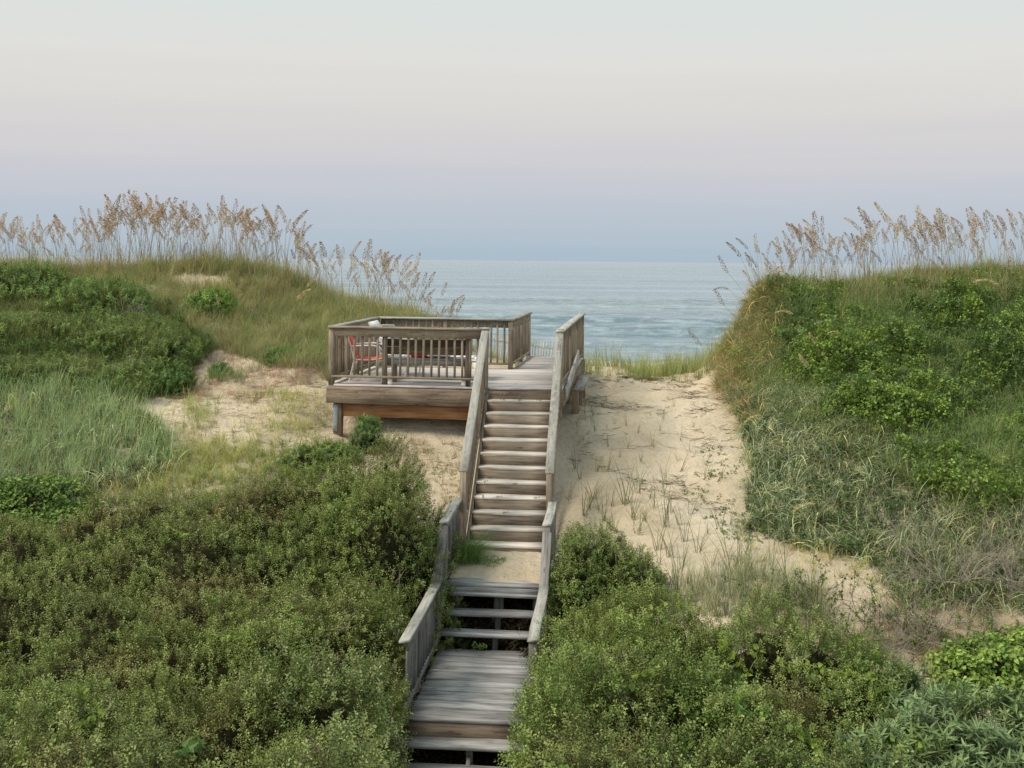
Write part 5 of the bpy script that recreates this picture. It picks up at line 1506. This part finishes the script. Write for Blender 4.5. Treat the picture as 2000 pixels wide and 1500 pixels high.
# past three hundred stalks the rest stand as one mass behind and between them
PR['oat'] = []
for k_ in range(8):
    ob_, tip_, ang_ = oat_stem(1.35, random.choice((.02, .08, .15, .2)))
    pl_ = oat_plume(.05, random.choice((.2, .5, .8)), .32, 95)
    n0_ = len(ob_.f); pv_ = np.array(pl_.v) + tip_
    f_ = np.vstack([np.array(ob_.f), np.array(pl_.f) + ob_.n])
    s_ = np.vstack([np.array(ob_.s) * [.9, .85, .7], np.array(pl_.s)])
    PR['oat'].append(proto_obj(mesh_shade('sea_oat_mass', np.vstack([np.array(ob_.v), pv_]), f_, s_, M['blade'])))
for nm, n_, x0_, x1_, d0_, d1_, tab in (('left', 300, -60, 885, 25.8, 28.8, LT), ('right', 260, 1480, 2300, 24.0, 27.0, RT)):
    px_ = rng.uniform(x0_, x1_, n_); D_ = rng.uniform(d0_, d1_, n_); X_ = (px_ - CX) / F * D_; g_ = gz(X_, D_)
    ty_ = topy(tab, px_) + 12 + np.abs(rng.normal(size=n_)) * 45
    h_ = CAMZ - (ty_ - CY) / F * D_ - g_
    k_ = h_ > .4
    q = np.stack([X_, D_, g_], 1)[k_]
    t_ = np.array([(.25, .175, .105), (.20, .15, .105), (.27, .215, .125)])[rng.integers(0, 3, k_.sum())]
    o = scatter('sea_oats', 'oat', q, np.tile([0, 0, 1.0], (len(q), 1)) + rng.normal(size=(len(q), 3)) * .06, h_[k_] / 1.55, t_, None, rng.choice([0.2, math.pi], len(q)) + rng.uniform(-.9, .9, len(q)))
    tag(o, f'thick fringe of further sea oats along the {nm} dune crest', None, None, 'stuff')

# ------------------------------------------------------------------ single tufts on the sand path
TUFTS = [tuft(random.randint(8, 13), .46, .0065, .03, .7, .42, mat=M['tuft'], seg=5) for _ in range(5)] + [tuft(random.randint(5, 7), .36, .0055, .02, .6, .45, mat=M['tuft_olive'], seg=4) for _ in range(4)]
zc = [(130, 680), (90, 860), (230, 850), (335, 895), (295, 975), (205, 905), (445, 965), (550, 850), (615, 820), (655, 930), (715, 1000), (725, 1250), (480, 1050), (345, 1040), (590, 1140),
      (830, 900), (740, 1100), (900, 1220), (1080, 1310), (870, 1050), (940, 1010), (770, 590), (315, 690), (430, 740), (620, 400), (310, 560), (790, 450), (495, 650), (410, 440), (540, 400),
      (1290, 1290), (1180, 1400), (230, 380), (700, 640), (860, 740), (1000, 1000), (640, 1010), (180, 560), (560, 560), (680, 330), (300, 300), (1230, 1230)]
zc += [(150, 740), (260, 930), (410, 880), (180, 950), (520, 980), (600, 1220), (660, 1180), (560, 900), (480, 820), (770, 940), (820, 1160), (980, 1180), (1010, 1280), (760, 1330), (690, 1380), (1120, 1260), (1060, 1220), (250, 700), (380, 620), (640, 760), (720, 700), (860, 660), (930, 760), (480, 480), (350, 430), (240, 470), (600, 470), (720, 520), (880, 520), (420, 560)]
for i, (zx, zy) in enumerate(zc):
    px, py = 1080 + zx / 2.884, 680 + zy / 2.884
    g = hit(px, py)
    if g is None: continue
    small = zy < 780 or i % 4 == 3
    me = random.choice(TUFTS[5:]) if small else random.choice(TUFTS[:5])
    o = bpy.data.objects.new('grass_tuft', me); COL.objects.link(o)
    s = random.uniform(1.1, 1.9) * (.75 if zy < 600 else 1)
    o.location = g; o.rotation_euler = (0, 0, random.uniform(0, 6.28)); o.scale = (s, s, s * random.uniform(.9, 1.15))
    row = ('near the saddle' if zy < 420 else 'on the upper sand path' if zy < 540 else 'just above the sand ledge' if zy < 720 else 'just below the sand ledge' if zy < 900 else 'level with the round bush top' if zy < 1080 else
           'beside the round bush' if zy < 1240 else 'behind the large vine-covered bush')
    col = ('close to the stairs' if zx < 240 else 'left of the path middle' if zx < 450 else 'at the path middle' if zx < 640 else 'right of the path middle' if zx < 830 else 'by the right dune')
    tag(o, f'{"thin olive" if small else "fuller green"} tuft {row}, {col}', 'grass tuft', 'grass tufts standing singly on the sand path')

# ------------------------------------------------------------------ twiggy plants
def twiggy(name, label, loc, H, spread, mat, seed, n0=7, leaves=None, leafcol=None, leafn=0, cat='shrub', leafsize=.04, rad=.006):
    random.seed(seed)
    root = empty(name, loc, label, cat)
    b = PB(); tips = []
    def grow(p, d, L, r, lev):
        k = 4; pts = [p.copy()]
        for i in range(k):
            d = d + rand_unit(1)[0] * .28 + np.array([0, 0, .05]); d /= np.linalg.norm(d)
            p = p + d * L / k; pts.append(p.copy())
        b.tube(pts, r, r * .55, [random.uniform(.8, 1.2)] * 3)
        tips.extend(pts[1:])
        if lev < 3:
            for _ in range(random.randint(2, 3)):
                q = pts[random.randint(1, k)]
                nd = d + rand_unit(1)[0] * .85; nd /= np.linalg.norm(nd)
                grow(q, nd, L * random.uniform(.5, .75), r * .6, lev + 1)
    for i in range(n0):
        az = random.uniform(0, 6.28)
        d = np.array([math.cos(az) * spread, math.sin(az) * spread, 1.0]); d /= np.linalg.norm(d)
        grow(np.array([random.uniform(-.1, .1), random.uniform(-.1, .1), -.05]), d, H * random.uniform(.35, .6), rad, 0)
    me = mesh_shade('branches', np.array(b.v), np.array(b.f), np.array(b.s), mat)
    o = bpy.data.objects.new('branches', me); COL.objects.link(o); o.parent = root
    if leafn:
        lb = PB()
        for _ in range(leafn):
            t = random.choice(tips[len(tips)//5:]); nr = rand_unit(1, 1.2)[0]; d = np.cross(nr, rand_unit(1)[0]); d /= np.linalg.norm(d)
            k = random.uniform(.6, 1.3)
            lb.bigleaf(t, d, nr, leafsize * random.uniform(.6, 1.1), leafsize * .75 * random.uniform(.7, 1.1), [k, k, k])
        o = bpy.data.objects.new('foliage', lb.mesh('foliage', leafcol)); COL.objects.link(o); o.parent = root
    return root
def gp(px, py, lift=0.0):
    g = hit(px, py); return (g[0], g[1], g[2] + lift)
twiggy('twiggy_shrub', 'half-bare shrub with dark twigs and a few green leaves on the sand at lower right', gp(1600, 1215), 1.0, .7, M['darktwig'], 3, 9, True, M['vinedark'], 260)
twiggy('twiggy_shrub', 'thin leafy sapling right of the half-bare shrub', gp(1700, 1225), .8, .8, M['darktwig'], 4, 6, True, M['vine'], 120)
twiggy('twiggy_shrub', 'leafy wild shrub with thin dark stems between the grass tufts and the right bushes', gp(1520, 1215), .9, .9, M['darktwig'], 21, 9, True, M['vinedark'], 340)
twiggy('twiggy_shrub', 'loose green shrub in front of the half-bare shrub', gp(1650, 1270), .85, 1.0, M['darktwig'], 22, 9, True, M['vinedark'], 380)
twiggy('twiggy_shrub', 'leafy shrub tangled with dead twigs above the bottom right bushes', gp(1790, 1260), .9, 1.1, M['darktwig'], 23, 9, True, M['vinedark'], 300)
twiggy('dead_branches', 'fallen grey branches low on the sand at lower right', gp(1700, 1290, .05), .9, 1.6, M['twig'], 24, 16, cat='dead shrub')
twiggy('dead_branches', 'spreading tangle of pale dead branches at the right edge', gp(1860, 1165, .15), 1.5, 1.6, M['twig'], 5, 26, cat='dead shrub')
twiggy('dead_branches', 'second tangle of bare grey twigs close to the right edge', gp(1985, 1170, .15), 1.5, 1.6, M['twig'], 6, 26, cat='dead shrub')
twiggy('dead_branches', 'low dead twigs above the broad-leaved bush', gp(1775, 1275, .1), 1.0, 1.4, M['twig'], 7, 22, cat='dead shrub')
twiggy('dead_branches', 'grey bare twigs showing in the middle of the left dune', gp(260, 655, .25), .8, .9, M['twig'], 8, 10, cat='dead shrub')
twiggy('dead_branches', 'second bare twig cluster beside the green shrub on the left dune', gp(285, 750, .2), .8, .9, M['twig'], 9, 9, cat='dead shrub')
twiggy('dead_branches', 'pale curled dead tuft at the dune foot left of the deck', gp(590, 748), .5, .9, M['twig'], 10, 12, cat='dead shrub', rad=.004)
twiggy('dead_branches', 'grey dead twigs beside the front left of the deck', gp(640, 735), .7, .9, M['twig'], 12, 12, cat='dead shrub', rad=.004)
random.seed(99)

# ------------------------------------------------------------------ bright vines over the bushes
def vine(label, path, mat, leafL=.075, step=.045, hang=0.0):
    pts = [dome_hit(px, py) for px, py in path]
    pts = [p + np.array([0, -.05, .04]) for p in pts if p is not None]
    if len(pts) < 2: return
    base = pts[0]
    root = empty('vine', base, label, 'vine')
    P2 = []
    for a, b_ in zip(pts[:-1], pts[1:]):
        n = max(2, int(np.linalg.norm(b_ - a) / step))
        for i in range(n): P2.append(a + (b_ - a) * i / n + rand_unit(1)[0] * .012)
    P2 = np.array(P2) - base
    b = PB(); b.tube(P2, .003, .002, [1, 1, 1])
    o = bpy.data.objects.new('stem', b.mesh('stem', M['plume_pale'])); COL.objects.link(o); o.parent = root
    lb = PB()
    for p in P2:
        for _ in range(random.choice((1, 2, 2))):
            nr = rand_unit(1)[0] * .7 + np.array([0, -.55, .75]); nr /= np.linalg.norm(nr)
            d = np.cross(nr, rand_unit(1)[0]) + np.array([0, 0, -.3]); d /= np.linalg.norm(d)
            k = random.uniform(.7, 1.2)
            lb.bigleaf(p + rand_unit(1)[0] * .025, d, nr, leafL * random.uniform(.6, 1.15), leafL * .78 * random.uniform(.7, 1.1), [k, k, k])
    o = bpy.data.objects.new('foliage', lb.mesh('foliage', mat)); COL.objects.link(o); o.parent = root
V_ = M['vine']; W_ = M['vinedark']
vine('bright green heart-leaved vine along the top of the large right bush', [(1200, 1190), (1230, 1205), (1250, 1215), (1275, 1195), (1300, 1180), (1325, 1190)], V_)
vine('vine with drooping leaves on the right side of the large right bush', [(1400, 1235), (1415, 1265), (1440, 1290), (1460, 1320), (1475, 1290), (1480, 1260)], V_, .085)
vine('yellow-green vine across the front of the right bush', [(1175, 1330), (1200, 1325), (1220, 1340), (1250, 1320), (1275, 1315)], V_, .085)
vine('dark vine in the hollow of the right bush', [(1420, 1300), (1450, 1340), (1440, 1380), (1470, 1400)], W_, .09)
vine('vine climbing the small round bush', [(1115, 1060), (1110, 1090), (1120, 1120), (1125, 1150)], V_, .05)
vine('bright vine in the bush at the bottom left corner', [(130, 1345), (165, 1355), (190, 1375), (200, 1400), (150, 1420), (120, 1440)], V_, .075)
vine('long vine hanging at the bottom left', [(60, 1440), (50, 1470), (40, 1490)], V_, .08)
vine('vine crossing the bush left of the lowest steps', [(330, 1460), (370, 1450), (400, 1440), (350, 1480)], W_, .09)
vine('small bright vine near the top of the left thicket', [(620, 960), (640, 945), (660, 930), (690, 915)], V_, .05)
vine('yellow-green vine in the middle of the left thicket', [(320, 1030), (345, 1040), (365, 1050), (390, 1045)], V_, .055)
vine('yellowish vine on the lower middle of the left thicket', [(430, 1255), (460, 1248), (490, 1245), (500, 1260)], V_, .055)
vine('vine patch at the left edge of the thicket', [(0, 1265), (20, 1258), (40, 1250), (70, 1255)], V_, .06)
vine('bright vine above the bottom edge at lower right', [(1740, 1460), (1780, 1455), (1800, 1470)], V_, .08)
vine('leafy vine on the low green bush at right', [(1520, 1300), (1540, 1320), (1560, 1300), (1700, 1330), (1705, 1370)], V_, .075)
vine('vine in the dark corner bottom right of centre', [(1560, 1440), (1590, 1450), (1600, 1480)], V_, .085)

# star-shaped seedling on the round bush
def star():
    q = dome_hit(1232, 1112)
    root = empty('seedling', q, 'bright yellow-green seedling poking out of the small round bush', 'plant')
    b = PB(); b.tube([(0, 0, -.2), (0, -.02, -.05), (0, -.03, .08)], .004, .003, [1, 1, 1])
    for i in range(11):
        az = i * 2.4; d = np.array([math.cos(az), math.sin(az), .15]); d /= np.linalg.norm(d)
        b.bigleaf((0, -.03, .08), d, (0, 0, 1.0), .13, .035, [1.1, 1.1, 1])
    o = bpy.data.objects.new('foliage', b.mesh('foliage', M['vine'])); COL.objects.link(o); o.parent = root
star()

# feathery weed growing over the landing
def weed():
    p = SF(-0.02, -3.15, LANDZ + .06)
    b = PB()
    for i in range(520):
        az = random.uniform(-1.9, .9); L = random.uniform(.25, .68)
        b.blade((random.uniform(-.08, .22), random.uniform(-.3, .3), 0), az, L, .006, random.uniform(.4, 1.6), random.uniform(.1, .9), [random.uniform(.7, 1.3)] * 3, 3)
    for i in range(420):
        az = random.uniform(-.9, .1); r = random.uniform(.05, .62)
        b.leaf((r * math.cos(az) , r * math.sin(az) * .8 - .1, random.uniform(.01, .06)), rand_unit(1, .2)[0], rand_unit(1, 1)[0], .045, .012, [random.uniform(.7, 1.3)] * 3)
    o = bpy.data.objects.new('weed', b.mesh('weed', M['weed'])); COL.objects.link(o); o.location = p
    tag(o, 'feathery green weed growing through the left railing onto the sandy landing', 'weed')
    p = SF(0.42, -4.80, WALKZ + .01)
    b = PB()
    for i in range(40):
        b.bigleaf((random.uniform(-.09, .09), random.uniform(-.05, .05), random.uniform(0, .07)), rand_unit(1, .3)[0], rand_unit(1, 1.5)[0], .04, .03, [random.uniform(.8, 1.3)] * 3)
    o = bpy.data.objects.new('weed', b.mesh('weed', M['weed'])); COL.objects.link(o); o.location = p
    tag(o, 'small leafy weed at the top of the lower boardwalk under the steps', 'weed')
    p = SF(0.95, -4.62, WALKZ + .05)
    me = tuft(16, .5, .005, .05, 1.6, .9, mat=M['tuft_olive'], seg=5, az0=math.radians(215), azr=.7)
    o = bpy.data.objects.new('grass_tuft', me); COL.objects.link(o); o.location = p
    tag(o, 'long pale grass arching out from under the open steps', 'grass tuft')
    # small sprouts in the joints of the long staircase
    sm = PB()
    for i in range(9):
        sm.leaf((random.uniform(-.03, .03), 0, 0), rand_unit(1, .7)[0] * np.array([1, .4, 1]), rand_unit(1)[0], .035, .012, [.8, .8, .8])
    me = sm.mesh('sprout', M['vinedark'])
    for step, a in ((1, .25), (1, .55), (1, .86), (7, .14), (8, .13), (8, .38), (8, .95), (9, .5)):
        z = DECKZ - RIS * step
        o = bpy.data.objects.new('sprout', me); COL.objects.link(o)
        o.location = SF(a, -RUN * step + 0.01, z); o.rotation_euler = (0, 0, random.uniform(0, 3))
        side = 'left' if a < .35 else 'middle' if a < .7 else 'right'
        st = {1: 'highest', 7: 'seventh', 8: 'eighth', 9: 'ninth'}[step]
        tag(o, f'tiny dark sprout at the {side} of the {st} long staircase step', 'sprout', 'sprouts in the joints of the long staircase')
weed()
